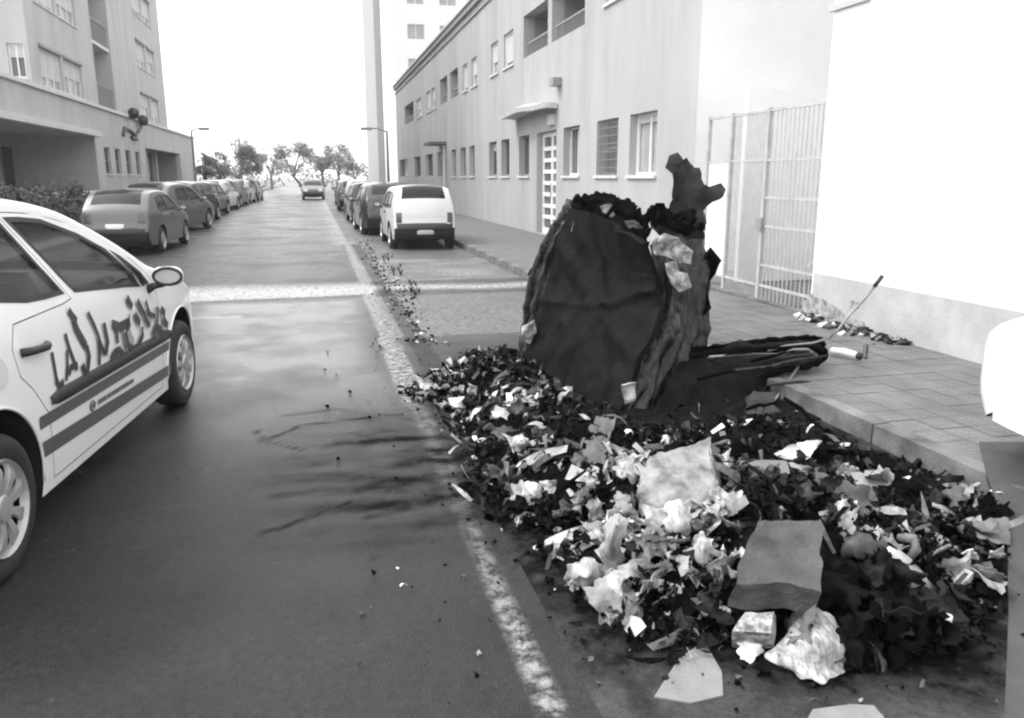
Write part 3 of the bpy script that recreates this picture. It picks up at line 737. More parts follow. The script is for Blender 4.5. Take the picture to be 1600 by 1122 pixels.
# ================================================================== VEHICLES
class Body:
    """closed car shell from a side outline: rounded rim, tumblehome, plan taper"""
    def __init__(s, outline, W, belt, roof, bottom, tum=0.17, rad=0.055, crown=0.05, taper=0.14, seg=None):
        s.W, s.belt, s.roof, s.tum, s.rad, s.crown = W, belt, roof, tum, rad, crown
        s.bot = bottom; s.taper = taper
        s.s0 = min(p[0] for p in outline); s.s1 = max(p[0] for p in outline)
        pts = []; tags = []
        for i in range(len(outline)-1):
            a, b = outline[i], outline[i+1]
            A = Vector((a[0], a[1])); B = Vector((b[0], b[1])); n = max(1, int((B-A).length/0.07))
            for k in range(n):
                t = (i + k/n)
                pts.append(s._cr(outline, t)); tags.append(b[2])
        pts.append(Vector(outline[-1][:2])); tags.append(outline[-1][2])
        s.pts, s.tags = pts, tags
        N = []
        for i in range(len(pts)):
            d = (pts[min(i+1, len(pts)-1)]-pts[max(i-1, 0)]).normalized(); N.append(Vector((-d.y, d.x)) if False else Vector((d.y, -d.x)))
        # outline runs front-bottom -> over the roof -> rear-bottom (s falling at the top): inward normal points down
        c = Vector(((s.s0+s.s1)/2, 0.6))
        s.N = [n if n.dot(c-p) > 0 else -n for n, p in zip(N, pts)]
        s.inset = [p+n*rad for p, n in zip(pts, s.N)]
    def _cr(s, o, t):
        i = min(int(t), len(o)-2); f = t-i
        P = lambda k: Vector(o[min(max(k, 0), len(o)-1)][:2])
        p0, p1, p2, p3 = P(i-1), P(i), P(i+1), P(i+2)
        return 0.5*((2*p1)+(p2-p0)*f*0.999+(2*p0-5*p1+4*p2-p3)*f*f+(3*p1-p0-3*p2+p3)*f**3)
    def w(s, y, h):
        W = s.W; L = (s.s1-s.s0)/2; e = max(0, abs(y-(s.s0+s.s1)/2)-L*0.5)/(L*0.5)
        W -= s.taper*e**2.6
        if h > s.belt: W -= s.tum*((h-s.belt)/(s.roof-s.belt))**1.15
        W -= 0.035*((h-0.62)/0.5)**2 if h < 0.62 else 0.03*((h-0.62)/0.45)**2 if h < s.belt else 0.03*((s.belt-0.62)/0.45)**2
        return W
    def side(s, side, y, h, off=0.0): return (side*(s.w(y, h)+off), y, h)
    def top(s, t, f, off=0.0):      # t index along outline, f in -1..1
        i = min(int(t), len(s.pts)-2); k = t-i
        p = s.pts[i].lerp(s.pts[i+1], k); n = s.N[i].lerp(s.N[i+1], k).normalized()
        wi = s.inset[i].lerp(s.inset[i+1], k); W = s.w(wi.x, wi.y)-s.rad
        q = p - n*(s.crown*(1-abs(f)**2.2)+off)
        return (f*W, q.x, q.y)
    def strip_rows(s):
        rows = []
        for i, p in enumerate(s.pts):
            n = s.N[i]; wi = s.inset[i]; W = s.w(wi.x, wi.y); row = []
            half = []
            for k in range(4):
                th = math.pi/2*k/4; q = p+n*(s.rad*(1-math.sin(th))); half.append((W-s.rad*(1-math.cos(th)), q.x, q.y))
            for (x, y, z) in half: row.append((-x, y, z))
            for k in range(-6, 7):
                row.append(s.top(i, k/6))
            for (x, y, z) in half[::-1]: row.append((x, y, z))
            rows.append(row)
        return rows
def circle(c, r, n=30, a0=0, a1=2*math.pi): return [(c[0]+r*math.cos(a0+(a1-a0)*i/n), c[1]+r*math.sin(a0+(a1-a0)*i/n)) for i in range(n)]
def shrink(poly, d):
    n = len(poly); cx = sum(p[0] for p in poly)/n; cy = sum(p[1] for p in poly)/n; out = []
    area = sum(poly[i][0]*poly[(i+1)%n][1]-poly[(i+1)%n][0]*poly[i][1] for i in range(n)); sg = 1 if area > 0 else -1
    for i in range(n):
        a = Vector(poly[i-1]); b = Vector(poly[i]); c = Vector(poly[(i+1)%n])
        n1 = Vector((-(b-a).y, (b-a).x)).normalized()*sg; n2 = Vector((-(c-b).y, (c-b).x)).normalized()*sg
        m = (n1+n2); m = m/max(m.length_squared/2, 0.35) if m.length > 1e-6 else n1
        out.append(tuple(b+m*d))
    return out
def densify(poly, step=0.06):
    out = []
    for i in range(len(poly)):
        a = Vector(poly[i]); b = Vector(poly[(i+1) % len(poly)]); n = max(1, int((b-a).length/step))
        out += [tuple(a.lerp(b, k/n)) for k in range(n)]
    return out
def side_region(body, sd, outer, holes=(), off=0.0, mb=None, grid=0.055, keep=None):
    outer = densify(outer, 0.07); holes = [densify(h, 0.07) for h in holes]
    vs = []; es = []
    def add(loop):
        b = len(vs); vs.extend(Vector(p) for p in loop); es.extend((b+i, b+(i+1) % len(loop)) for i in range(len(loop)))
    add(outer)
    for h in holes: add(h)
    x0 = min(p[0] for p in outer); x1 = max(p[0] for p in outer); y0 = min(p[1] for p in outer); y1 = max(p[1] for p in outer)
    if grid:
        y = y0+grid/2
        while y < y1:
            x = x0+grid/2
            while x < x1:
                if inpoly(x, y, outer) and not any(inpoly(x, y, h) for h in holes): vs.append(Vector((x, y)))
                x += grid
            y += grid
    V, E_, F, *_ = delaunay_2d_cdt(vs, es, [], 0, 1e-5)
    mb = mb or MB(); b = len(mb.v); mb.v += [body.side(sd, v.x, v.y, off) for v in V]
    for f in F:
        cx = sum(V[i].x for i in f)/len(f); cy = sum(V[i].y for i in f)/len(f)
        if inpoly(cx, cy, outer) and not any(inpoly(cx, cy, h) for h in holes):
            f = tuple(b+i for i in f); mb.f.append(f if sd > 0 else f[::-1]); mb.mi.append(mb.cur)
    return mb
def stroke_region(body, sd, pts, wd, off, mb):
    """a brush stroke of print on the side"""
    pts = [Vector(p) for p in pts]; L_, R_ = [], []
    ws = wd if isinstance(wd, (list, tuple)) else [wd]*len(pts)
    for i, p in enumerate(pts):
        d = (pts[min(i+1, len(pts)-1)]-pts[max(i-1, 0)]).normalized(); n = Vector((-d.y, d.x))*ws[i]/2
        L_.append(p+n); R_.append(p-n)
    for i in range(len(pts)-1):
        q = [L_[i], L_[i+1], R_[i+1], R_[i]]
        mb.poly([body.side(sd, v.x, v.y, off) for v in (q if sd < 0 else q[::-1])])
def wheel(parent, x, y, z, r, wd, sd, style=0, full=True):
    rr = r*0.66
    ty = MB(); prof = [(-0.5, rr/r), (-0.5, 0.86), (-0.44, 0.965), (-0.3, 1.0), (0.3, 1.0), (0.44, 0.965), (0.5, 0.86), (0.5, rr/r), (0.36, rr/r-0.02)]
    ty.lathe([(sd*a*wd, b*r) for a, b in prof], (x, y, z), 'x', 36)
    wh = parent
    t_ = ty.build('tyre', M['rubber'], wh, smooth=True, local=True)
    ri = MB(); xo = x+sd*wd*0.47
    ri.lathe([(0, rr), (sd*0.012, rr*0.97), (-sd*0.012, rr*0.90), (-sd*0.02, rr*0.88)], (xo, y, z), 'x', 36)
    if full:
        ns = 9
        for k in range(ns):
            a = 2*math.pi*k/ns+0.2; rows = []
            for t in range(5):
                q = rr*(0.24+0.68*t/4); hw = rr*(0.085+0.075*(t/4)**1.5); c = Vector((0, math.cos(a), math.sin(a))); e = Vector((0, -math.sin(a), math.cos(a)))
                xx = xo+sd*(0.012-0.03*(t/4-0.55)**2-(0.012 if t == 4 else 0))
                base = Vector((xx, y, z))+c*q
                rows.append([base-e*hw-Vector((sd*0.02,0,0)), base-e*hw*0.8, base+e*hw*0.8, base+e*hw-Vector((sd*0.02,0,0))])
            ri.grid(rows)
        ri.lathe([(sd*0.0, rr*0.3), (sd*0.014, rr*0.26), (sd*0.018, rr*0.12), (sd*0.016, 0.001)], (xo, y, z), 'x', 20)
    else: ri.lathe([(-sd*0.018, rr*0.9), (sd*0.005, rr*0.4), (sd*0.012, 0.001)], (xo, y, z), 'x', 20)
    ri.build('rim', M['alloy'], t_, smooth=True, local=True, sharp=40)
    di = MB(); di.lathe([(-sd*0.05, rr*0.98), (-sd*0.05, 0.001)], (xo, y, z), 'x', 24); di.build('brake_disc', M['under'], t_, local=True)

def make_car(name, label, cat, loc, rz, spec, paint, group=None, hi=False):
    T = thing(name, label, cat, loc, group, rz)
    T['_o'] = (0.0, 0.0, 0.0)
    B = Body(spec['outline'], spec['W'], spec['belt'], spec['roof'], spec['bottom'], spec.get('tum', 0.17), spec.get('rad', 0.055), taper=spec.get('taper', 0.14))
    bot = spec['bottom']; R_ = spec['r']; arch = R_+(0.075 if hi else 0.05)
    wheels = spec['wheels']
    outer = [tuple(p) for p in B.inset]
    outer = [(outer[0][0]-0.0, bot)]+outer+[(outer[-1][0], bot)]
    holes = [circle((s, R_+0.02), arch, 40) for s in wheels]
    wins = [list(p) for p in spec['windows']]
    doors = spec.get('doors', [])
    body = MB()
    for sd in (-1, 1):
        side_region(B, sd, outer, holes+wins+[list(d) for d in doors], mb=body)
        for s in wheels:      # arch lips and inner wells
            cs = [c for c in circle((s, R_+0.02), arch, 48) if c[1] > bot-0.02 and B.w(*c)]
            cs = sorted(cs, key=lambda c: math.atan2(c[1]-R_-0.02, c[0]-s))
    rows = B.strip_rows()
    gl = [i for i in range(len(B.tags)) if B.tags[i] in ('wind', 'rear')]
    base = len(body.v); m = len(rows[0])
    for r in rows: body.v += r
    glass = {'wind': MB(), 'rear': MB()}
    for i in range(len(rows)-1):
        for j in range(m-1):
            tg = B.tags[i]
            if tg in glass and 5 <= j < m-6:
                glass[tg].poly([rows[i][j], rows[i+1][j], rows[i+1][j+1], rows[i][j+1]]); continue
            if tg == 'black': body.cur = 1
            else: body.cur = 0
            body.f.append((base+i*m+j, base+(i+1)*m+j, base+(i+1)*m+j+1, base+i*m+j+1)); body.mi.append(body.cur)
    bo = body.build('body', [paint, M['black']], T, smooth=True, local=True, merge=0.0015, sharp=38)
    for tg, nm in (('wind', 'windscreen'), ('rear', 'rear_window')):
        if glass[tg].f: glass[tg].build(nm, M['carglass_see'] if hi else M['carglass'], T, smooth=True, local=True, merge=0.001)
    # wells + underside
    un = MB(); un.box(-B.W+0.16, B.W-0.16, B.s0+0.15, B.s1-0.15, bot-0.02, bot+0.06)
    for s in wheels:
        for sd in (-1, 1):
            cs = circle((s, R_+0.02), arch+0.0, 24, -0.15, math.pi+0.15)+[(s-arch*math.cos(0.15), R_+0.02+arch*math.sin(-0.15))]
            cs = [(s+arch*math.cos(a), R_+0.02+arch*math.sin(a)) for a in [(-0.2+(math.pi+0.4)*i/24) for i in range(25)]]
            rws = [[B.side(sd, c[0], c[1], -0.001) for c in cs], [(sd*(B.W-0.30), c[0], c[1]) for c in cs]]
            un.grid(rws); un.poly([(sd*(B.W-0.30), c[0], c[1]) for c in cs])
    un.build('underbody', M['under'], T, local=True)
    for s in wheels:
        for sd in (-1, 1):
            lip = MB()
            cs = [(-0.12+(math.pi+0.24)*i/28) for i in range(29)]
            lip.tube([B.side(sd, s+(arch+0.004)*math.cos(a), R_+0.02+(arch+0.004)*math.sin(a), 0.001) for a in cs], 0.007 if hi else 0.009, 6)
            lip.build('arch_lip', paint if hi else M['black'], T, smooth=True, local=True)
    # doors
    for d in doors:
        for sd in (-1, 1):
            dm = side_region(B, sd, shrink(list(d), 0.005), wins_in(d, wins))
            do = dm.build('door', paint, T, smooth=True, local=True)
            rim = densify(list(d), 0.08)
            rb = MB(); rb.grid([[B.side(sd, p[0], p[1], 0.0) for p in rim+rim[:1]], [B.side(sd, p[0], p[1], -0.03) for p in rim+rim[:1]]]); rb.build('door_seal', M['under'], do, local=True)
            if spec.get('handle'):
                hx, hz, hl = spec['handle']
                if inpoly(hx, hz, list(d)) or True:
                    hb_ = MB(); hb_.tube([B.side(sd, hx-hl/2, hz+0.006, 0.004), B.side(sd, hx-hl/4, hz+0.004, 0.03), B.side(sd, hx+hl/4, hz-0.004, 0.03), B.side(sd, hx+hl/2, hz-0.006, 0.004)], [0.02,0.018,0.018,0.02] if hi else 0.014, 8)
                    hb_.build('handle', M['black'], do, smooth=True, local=True)
            if hi and spec.get('mould'):
                mm = MB(); mp = spec['mould']; rws = []
                for i in range(25):
                    tt_ = i/24; y = mp[0][0]+(mp[1][0]-mp[0][0])*tt_; z = mp[0][1]+(mp[1][1]-mp[0][1])*tt_; hw = 0.036*(min(1, (tt_+0.02)*14, (1.02-tt_)*14))**0.5
                    rws.append([B.side(sd, y, z+hw, 0.0), B.side(sd, y, z+hw*0.75, 0.014), B.side(sd, y, z-hw*0.75, 0.016), B.side(sd, y, z-hw, 0.0)])
                mm.grid(rws); mm.build('moulding', M['black'], do, smooth=True, local=True)
    # side glass with dark surround
    for wi, wn in enumerate(wins):
        for sd in (-1, 1):
            gm = side_region(B, sd, shrink(wn, -0.004), off=-0.012); g_ = gm.build('side_window', M['carglass_see'] if hi else M['carglass'], T, smooth=True, local=True)
            q = densify(wn, 0.05); qi = densify(shrink(wn, 0.018 if hi else 0.014), 0.05)
            sm = side_region(B, sd, shrink(wn, -0.006), [shrink(wn, 0.017)], off=0.0025 if hi else 0.003, grid=0); sm.build('window_seal', M['black'], g_, local=True)
    # wheels
    for s in wheels:
        for sd in (-1, 1): wheel(T, sd*(B.w(s, 0.4)-0.085), s, R_, R_, 0.185, sd, full=hi or spec.get('fullwheel', False))
    # lights, plates
    def patch(t0, t1, f0, f1, mtl, nm, off=0.01, par=None):
        mm = MB(); rws = []
        for i in range(7):
            rws.append([B.top(t0+(t1-t0)*i/6, f0+(f1-f0)*j/6, off if 0 < i < 6 and 0 < j < 6 else 0.001) for j in range(7)])
        mm.grid(rws); return mm.build(nm, mtl, par or T, smooth=True, local=True)
    def t_at(h, front):
        best = None
        for i, p in enumerate(B.pts):
            c = (p.x > (B.s0+B.s1)/2) == front
            if c and (best is None or abs(p.y-h) < best[0]): best = (abs(p.y-h), i)
        return best[1]
    a0, a1 = spec.get('tail', (0.70, 0.92)); fw_ = spec.get('tailw', 0.22)
    for sg in (-1, 1):
        patch(t_at(a1, False), t_at(a0, False), sg*(1-fw_), sg*0.995, M['lamp_red'], 'tail_lamp')
        patch(t_at(0.60, True), t_at(0.74, True), sg*0.60, sg*0.99, M['lamp_clear'], 'head_lamp')
    tp = t_at(spec.get('platez', 0.62), False); patch(tp-0.8, tp+0.8, -0.3, 0.3, M['plate'], 'number_plate', 0.016)
    tb_ = t_at(0.50, False); patch(tb_-0.9, tb_+0.9, -0.999, 0.999, M['black'], 'rear_bumper_strip', 0.022)
    tb_ = t_at(0.45, True); patch(tb_-0.8, tb_+0.8, -0.999, 0.999, M['black'], 'front_bumper_strip', 0.02)
    patch(t_at(0.30, True), t_at(0.38, True), -0.5, 0.5, M['black'], 'grille', 0.004)
    # mirrors
    mx_, mz_ = spec['mirror']
    for sd in (-1, 1):
        p = Vector(B.side(sd, mx_, mz_, 0.0))
        mm = MB(); rws = []
        for i in range(9):
            a = math.pi*i/8
            rws.append([p+Vector((sd*(0.125+0.085*math.cos(b)*math.sin(a)**0.6), 0.085*math.sin(a)**0.7*(-0.2+abs(math.sin(b)) if math.sin(b) > 0 else -0.35), 0.045+0.068*math.cos(a))) if False else
                        p+Vector((sd*(0.13+0.095*math.sin(a)**0.55*math.cos(b)), 0.06*math.sin(a)**0.6*max(-0.25, math.sin(b)), 0.05-0.062*math.cos(a))) for b in [2*math.pi*j/16 for j in range(17)]])
        mm.grid(rws); mo = mm.build('mirror', paint if hi else M['black'], T, smooth=True, local=True)
        q = MB(); q.lathe([(0, 0.001)], p, 'x', 3) if False else None
        q = MB(); q.tube([p+Vector((sd*0.13+sd*0.085*math.cos(b), -0.014, 0.05-0.052*math.sin(b))) for b in [2*math.pi*j/18 for j in range(19)]], 0.010, 6)
        q.tube([p+Vector((-sd*0.01, 0.0, -0.035)), p+Vector((sd*0.04, 0.005, -0.01)), p+Vector((sd*0.10, 0.0, 0.0))], [0.03, 0.022, 0.018], 8)
        q.build('mirror_surround', M['black'], mo, smooth=True, local=True)
        q = MB(); q.poly([p+Vector((sd*0.13+sd*0.08*math.cos(b), -0.0155, 0.05-0.048*math.sin(b))) for b in [2*math.pi*j/18 for j in range(18)]]); q.build('mirror_glass', M['lamp_clear'], mo, local=True)
    if hi or spec.get('seats'):
        for sx in (-0.36, 0.36):
            sb = sheet([[(sx-0.24, -0.02+spec['seat'], 0.42), (sx, 0.02+spec['seat'], 0.42), (sx+0.24, -0.02+spec['seat'], 0.42)], [(sx-0.25, -0.12+spec['seat'], 0.75), (sx, -0.05+spec['seat'], 0.75), (sx+0.25, -0.12+spec['seat'], 0.75)], [(sx-0.17, -0.24+spec['seat'], 1.08), (sx, -0.2+spec['seat'], 1.08), (sx+0.17, -0.24+spec['seat'], 1.08)]], 10, 10, thick=-0.11)
            so_ = sb.build('seat', M['seat'], T, smooth=True, local=True)
            MB().lathe([(-0.10,0.03),(-0.08,0.10),(0.06,0.11),(0.10,0.04)], (sx, -0.30+spec['seat'], 1.19), 'z', 12).build('head_rest', M['seat'], so_, smooth=True, local=True)
        MB().tube([(-0.36+0.19*math.cos(a), spec['seat']+0.56+0.06*math.sin(a), 0.96+0.17*math.sin(a)) for a in [2*math.pi*i/24 for i in range(25)]], 0.016, 6).build('steering_wheel', M['black'], T, smooth=True, local=True)
        ds = sheet([[(-0.7, spec['seat']+0.62, 0.78), (0, spec['seat']+0.6, 0.80), (0.7, spec['seat']+0.62, 0.78)], [(-0.7, spec['seat']+0.66, 0.93), (0, spec['seat']+0.62, 0.96), (0.7, spec['seat']+0.66, 0.93)], [(-0.68, spec['seat']+1.15, 0.95), (0, spec['seat']+1.25, 0.97), (0.68, spec['seat']+1.15, 0.95)]], 10, 12, thick=0.05)
        ds.build('dashboard', M['seat'], T, smooth=True, local=True)
    return T, B
def wins_in(d, wins): return [w_ for w_ in wins if inpoly(sum(p[0] for p in w_)/len(w_), sum(p[1] for p in w_)/len(w_), list(d))]

# ---- the white police hatchback on the left; local y = 0 at the front axle ----
rc = gz(8, 797, 0.3); fc = gz(290, 567, 0.3)
hd_ = (fc-rc); hd_.z = 0; head = math.atan2(hd_.x, hd_.y)
WB = -2.614
CW = 0.86
nrm = Vector((math.cos(head), -math.sin(head), 0))
org = fc - nrm*(CW-0.0); org.z = 0
pol_out = [(0.74,0.20,'black'),(0.86,0.30,'paint'),(0.89,0.46,'paint'),(0.84,0.62,'paint'),(0.70,0.72,'paint'),(0.42,0.83,'paint'),(0.02,0.94,'paint'),(-0.36,1.03,'paint'),(-0.50,1.075,'wind'),(-0.80,1.22,'wind'),(-1.12,1.352,'wind'),(-1.38,1.438,'paint'),(-1.75,1.50,'paint'),(-2.2,1.525,'paint'),(-2.7,1.50,'paint'),(-3.04,1.43,'rear'),(-3.22,1.22,'rear'),(-3.34,1.02,'paint'),(-3.42,0.88,'paint'),(-3.44,0.62,'paint'),(-3.50,0.52,'paint'),(-3.48,0.32,'black'),(-3.36,0.20,'black')]
doorw = [(-1.63,1.045),(-1.0,0.985),(-0.74,0.955),(-0.80,1.04),(-1.02,1.20),(-1.28,1.305),(-1.60,1.395),(-1.80,1.415),(-1.93,1.42),(-1.86,1.33),(-1.70,1.12)]
tri = [(-0.70,0.95),(-0.58,0.955),(-0.66,1.03),(-0.86,1.145),(-0.97,1.195),(-0.80,1.06)]
qw = [(-2.02,1.425),(-1.99,1.40),(-1.86,1.20),(-1.75,1.055),(-1.95,1.058),(-2.12,1.068),(-2.32,1.10),(-2.52,1.16),(-2.70,1.25),(-2.80,1.345),(-2.72,1.40),(-2.45,1.43)]
door = [(-0.50,0.25),(-0.44,0.60),(-0.47,0.93),(-0.56,1.01),(-0.80,1.165),(-1.0,1.262),(-1.28,1.357),(-1.62,1.43),(-1.98,1.452),(-1.955,1.40),(-1.80,1.17),(-1.70,1.02),(-1.80,1.01),(-2.30,1.0),(-2.36,0.90),(-2.34,0.78),(-2.25,0.70),(-2.14,0.56),(-2.13,0.25)]
pspec = dict(outline=pol_out, W=CW, belt=0.98, roof=1.5, bottom=0.205, tum=0.19, rad=0.06, r=0.305, wheels=(0.0, WB), windows=[doorw, tri, qw], doors=[door],
             handle=(-2.18, 0.868, 0.24), mould=((-2.11,0.612),(-0.27,0.574)), mirror=(-0.60, 0.945), seat=-1.35, tail=(0.66,1.0), taper=0.20)
pspec['handle'] = (-2.18, 0.868, 0.24)
PC, PB = make_car('police_car', 'white three door police hatchback with grey stripes and jagged dark lettering on its flank', 'car', (org.x, org.y, 0), -head, pspec, M['white_paint'], hi=True)
# move the handle to where the photograph shows it is done through spec; livery on both flanks
def sbar(sd, y0, z0, y1, z1, hw, nm, mtl, off=0.0035):
    mm = MB(); rws = []
    for i in range(31):
        t = i/30; y = y0+(y1-y0)*t; z = z0+(z1-z0)*t; rws.append([PB.side(sd, y, z+hw*k, off) for k in (1, 0.33, -0.33, -1)])
    mm.grid(rws); return mm.build(nm, mtl, PC, smooth=True, local=True)
for sd in (-1, 1):
    sbar(sd, -2.24, 0.545, -0.33, 0.50, 0.028, 'livery_stripe', M['stripe'], 0.006)
    sbar(sd, -2.24, 0.420, -0.33, 0.335, 0.036, 'livery_stripe', M['stripe'], 0.006)
def cside(u, v):           # sight line onto the flank plane -> (y, z) in car coordinates
    r = ray(u, v); p0 = org+nrm*(CW-0.006); k = ((p0-OR).dot(nrm))/r.dot(nrm); p = OR+r*k; d = p-org
    return Vector((d.x*math.sin(head)+d.y*math.cos(head), p.z))
LZ = lambda x, y: cside(60+x/6.6, 450+y/6.6)
letters = [
 [((128,660),(140,760),(165,950)),28],[((160,950),(190,1015),(235,965)),40],
 [((272,470),(300,610),(335,720),(375,850)),30],[((280,640),(278,800),(262,960)),22],[((285,900),(310,820),(380,790)),34],
 [((325,230),(362,300),(395,345)),44],[((365,330),(385,420),(430,520),(470,600)),50],[((475,590),(498,700),(480,860)),36],[((425,790),(455,880),(490,860)),40],
 [((510,250),(560,380),(600,500),(605,650),(600,800)),28],[((600,520),(655,690)),28],[((660,360),(690,550),(665,690)),34],
 [((745,375),(820,405),(925,350)),50],[((775,410),(785,480),(790,570)),28],[((725,750),(760,670),(800,640),(850,690)),38],[((840,440),(855,600),(880,690)),16],
 [((870,450),(895,580),(940,632),(1000,600),(1048,480),(1040,400)),30],[((905,100),(950,200)),44],[((970,270),(1020,370)),44],[((915,270),(900,440)),14],
 [((1005,130),(1055,250)),34],[((1055,240),(1110,400)),28],[((1085,130),(1120,260),(1180,300)),20],[((1195,190),(1200,300),(1190,380)),22],
 [((1150,500),(1185,400),(1240,440)),38],[((1235,215),(1275,270)),42],[((1250,320),(1300,390)),36],[((1235,460),(1270,490),(1300,450)),40]]
own = [0,0,1,1,1,2,2,2,2,3,3,3,3,4,4,4,4,5,5,5,5,6,6,6,6,7,8,8,8]
lms = [MB() for _ in range(9)]
for i, (pts, wd) in enumerate(letters):
    lm = lms[own[i]]
    P2 = [LZ(*p) for p in pts]
    kx = (LZ(pts[0][0]+wd, pts[0][1])-LZ(*pts[0])).length
    stroke_region(PB, 1, P2, min(kx*0.9, 0.055), 0.006+0.0004*i, lm)
for lm in lms:
    if lm.f: lm.build('letter', M['letter'], PC, local=True)
lm = MB()
for i, pts in enumerate([((900,420),(930,520),(960,580)), ((1100,250),(1130,320),(1150,350))]):
    stroke_region(PB, 1, [LZ(*p) for p in pts], 0.075, 0.0045+0.0003*i, lm)
lm.build('lettering_shade', M['letter_pale'], PC, local=True)
# small crest and line of fine print between the stripes
cc = cside(198-0, 641); cr_ = MB()
c0 = cside(143, 634)
cr_.tube([PB.side(1, c0.x+0.03*math.cos(a), c0.y+0.024*math.sin(a), 0.003) for a in [2*math.pi*i/14 for i in range(15)]], 0.005, 4); cr_.poly([PB.side(1, c0.x+0.014*math.cos(a), c0.y+0.012*math.sin(a), 0.004) for a in [2*math.pi*i/10 for i in range(10)]])
cr_.build('crest', M['stripe'], PC, local=True)
pr = MB(); rnd = random.Random(3)
y = c0.x+0.07
c1 = cside(255, 590)
while y < c0.x+0.62:
    wq = rnd.uniform(0.008, 0.02); z = c0.y-0.035*(y-c0.x)
    pr.poly([PB.side(1, y, z-0.014, 0.004), PB.side(1, y+wq, z-0.014, 0.004), PB.side(1, y+wq, z+0.014, 0.004), PB.side(1, y, z+0.014, 0.004)]); y += wq+0.008
pr.build('fine_print', M['stripe'], PC, local=True)
cp = cside(3, 583); q = MB(); q.poly([PB.side(1, cp.x+0.065*math.cos(a)-0.02, cp.y+0.065*math.sin(a), 0.003) for a in [2*math.pi*i/20 for i in range(20)]]); q.build('fuel_flap', mat('flap_paint', 0.62, 0.3, 0.03, coat=0.5), PC, local=True)

# ---- parked cars -------------------------------------------------------
hatch = dict(outline=[(1.98,0.20,'black'),(2.08,0.32,'paint'),(2.10,0.50,'paint'),(2.0,0.66,'paint'),(1.75,0.76,'paint'),(1.2,0.90,'paint'),(0.95,0.95,'paint'),(0.80,0.99,'wind'),(0.42,1.22,'wind'),(0.12,1.36,'paint'),(-0.4,1.42,'paint'),(-1.1,1.40,'paint'),(-1.45,1.33,'rear'),(-1.72,1.10,'rear'),(-1.86,0.94,'paint'),(-1.90,0.70,'paint'),(-1.96,0.52,'paint'),(-1.94,0.32,'black'),(-1.85,0.22,'black')],
   W=0.82, belt=0.92, roof=1.42, bottom=0.21, tum=0.18, rad=0.07, r=0.29, wheels=(1.25,-1.15), windows=[[(0.62,0.95),(0.28,1.20),(0.05,1.29),(-0.30,1.32),(-0.32,0.94)],[(-0.40,0.94),(-0.38,1.32),(-0.85,1.31),(-1.15,1.27),(-1.28,1.02),(-1.2,0.96)]],
   doors=[[(0.82,0.26),(0.84,0.90),(0.72,0.98),(0.30,1.25),(0.05,1.335),(-0.34,1.36),(-0.35,0.26)]], handle=(-0.15,0.84,0.13), mirror=(0.60,0.93), tail=(0.66,0.92), tailw=0.24)
box_ = dict(outline=[(1.88,0.22,'black'),(1.95,0.34,'paint'),(1.96,0.52,'paint'),(1.92,0.70,'paint'),(1.7,0.80,'paint'),(1.15,0.90,'paint'),(0.92,0.95,'wind'),(0.60,1.18,'wind'),(0.36,1.32,'paint'),(-0.3,1.38,'paint'),(-1.2,1.37,'paint'),(-1.42,1.33,'rear'),(-1.55,1.12,'rear'),(-1.62,0.92,'paint'),(-1.66,0.74,'paint'),(-1.66,0.60,'paint'),(-1.72,0.50,'paint'),(-1.70,0.36,'black'),(-1.6,0.26,'black')],
   W=0.79, belt=0.88, roof=1.38, bottom=0.24, tum=0.13, rad=0.055, r=0.28, taper=0.07, wheels=(1.2,-1.05), windows=[[(0.72,0.92),(0.42,1.18),(0.2,1.25),(-0.25,1.28),(-0.26,0.91)],[(-0.34,0.91),(-0.33,1.28),(-1.0,1.26),(-1.22,1.22),(-1.3,0.93)]],
   doors=[[(0.84,0.28),(0.86,0.88),(0.76,0.95),(0.44,1.23),(0.2,1.30),(-0.29,1.32),(-0.30,0.28)]], handle=(-0.12,0.80,0.13), mirror=(0.68,0.90), tail=(0.62,0.86), tailw=0.2, platez=0.42)
wagon = dict(hatch); wagon = dict(wagon, outline=[(2.0,0.20,'black'),(2.1,0.32,'paint'),(2.12,0.50,'paint'),(2.02,0.66,'paint'),(1.75,0.78,'paint'),(1.2,0.92,'paint'),(0.80,1.0,'wind'),(0.42,1.24,'wind'),(0.12,1.38,'paint'),(-0.5,1.44,'paint'),(-1.5,1.41,'paint'),(-1.85,1.34,'rear'),(-2.05,1.12,'rear'),(-2.14,0.97,'paint'),(-2.18,0.70,'paint'),(-2.24,0.52,'paint'),(-2.2,0.32,'black'),(-2.1,0.22,'black')],
   windows=hatch['windows']+[[(-1.36,1.0),(-1.22,1.28),(-1.62,1.26),(-1.85,1.02)]], wheels=(1.3,-1.3), roof=1.44, W=0.85)
P_ = lambda n, v, r=0.3: mat(n, v, r, 0.03, 2.0, coat=0.5)
# right row: the white hatch and the cars beyond it
pv_ = gz(660, 393); make_car('parked_car', 'boxy old white hatchback seen from behind in the right-hand bay', 'car', (gz(610,395).x+0.82, pv_.y+1.95, 0.004), R(0), dict(box_, W=0.74), P_('old_white_paint', 0.62), 'cars parked in the right-hand bay')
rr_ = random.Random(2)
for (y, x, sp, pn, v, lab) in ((24.5,2.05,hatch,'dark_grey_paint',0.03,'dark hatchback parked just ahead of the boxy white one'),(30.2,2.0,box_,'black_paint',0.015,'black hatchback parked third in the right-hand bay'),(36,2.1,hatch,'pale_paint',0.5,'pale hatchback half hidden behind the dark parked ones on the right'),(42,2.0,wagon,'mid_grey_paint',0.12,'mid grey estate far along the right-hand bay'),(49,2.1,hatch,'dark_grey_paint',0.03,'farthest dark hatchback in the right-hand bay')):
    make_car('parked_car', lab, 'car', (x, y, 0.004), R(rr_.uniform(-2,2)), sp, P_(pn, v), 'cars parked in the right-hand bay')
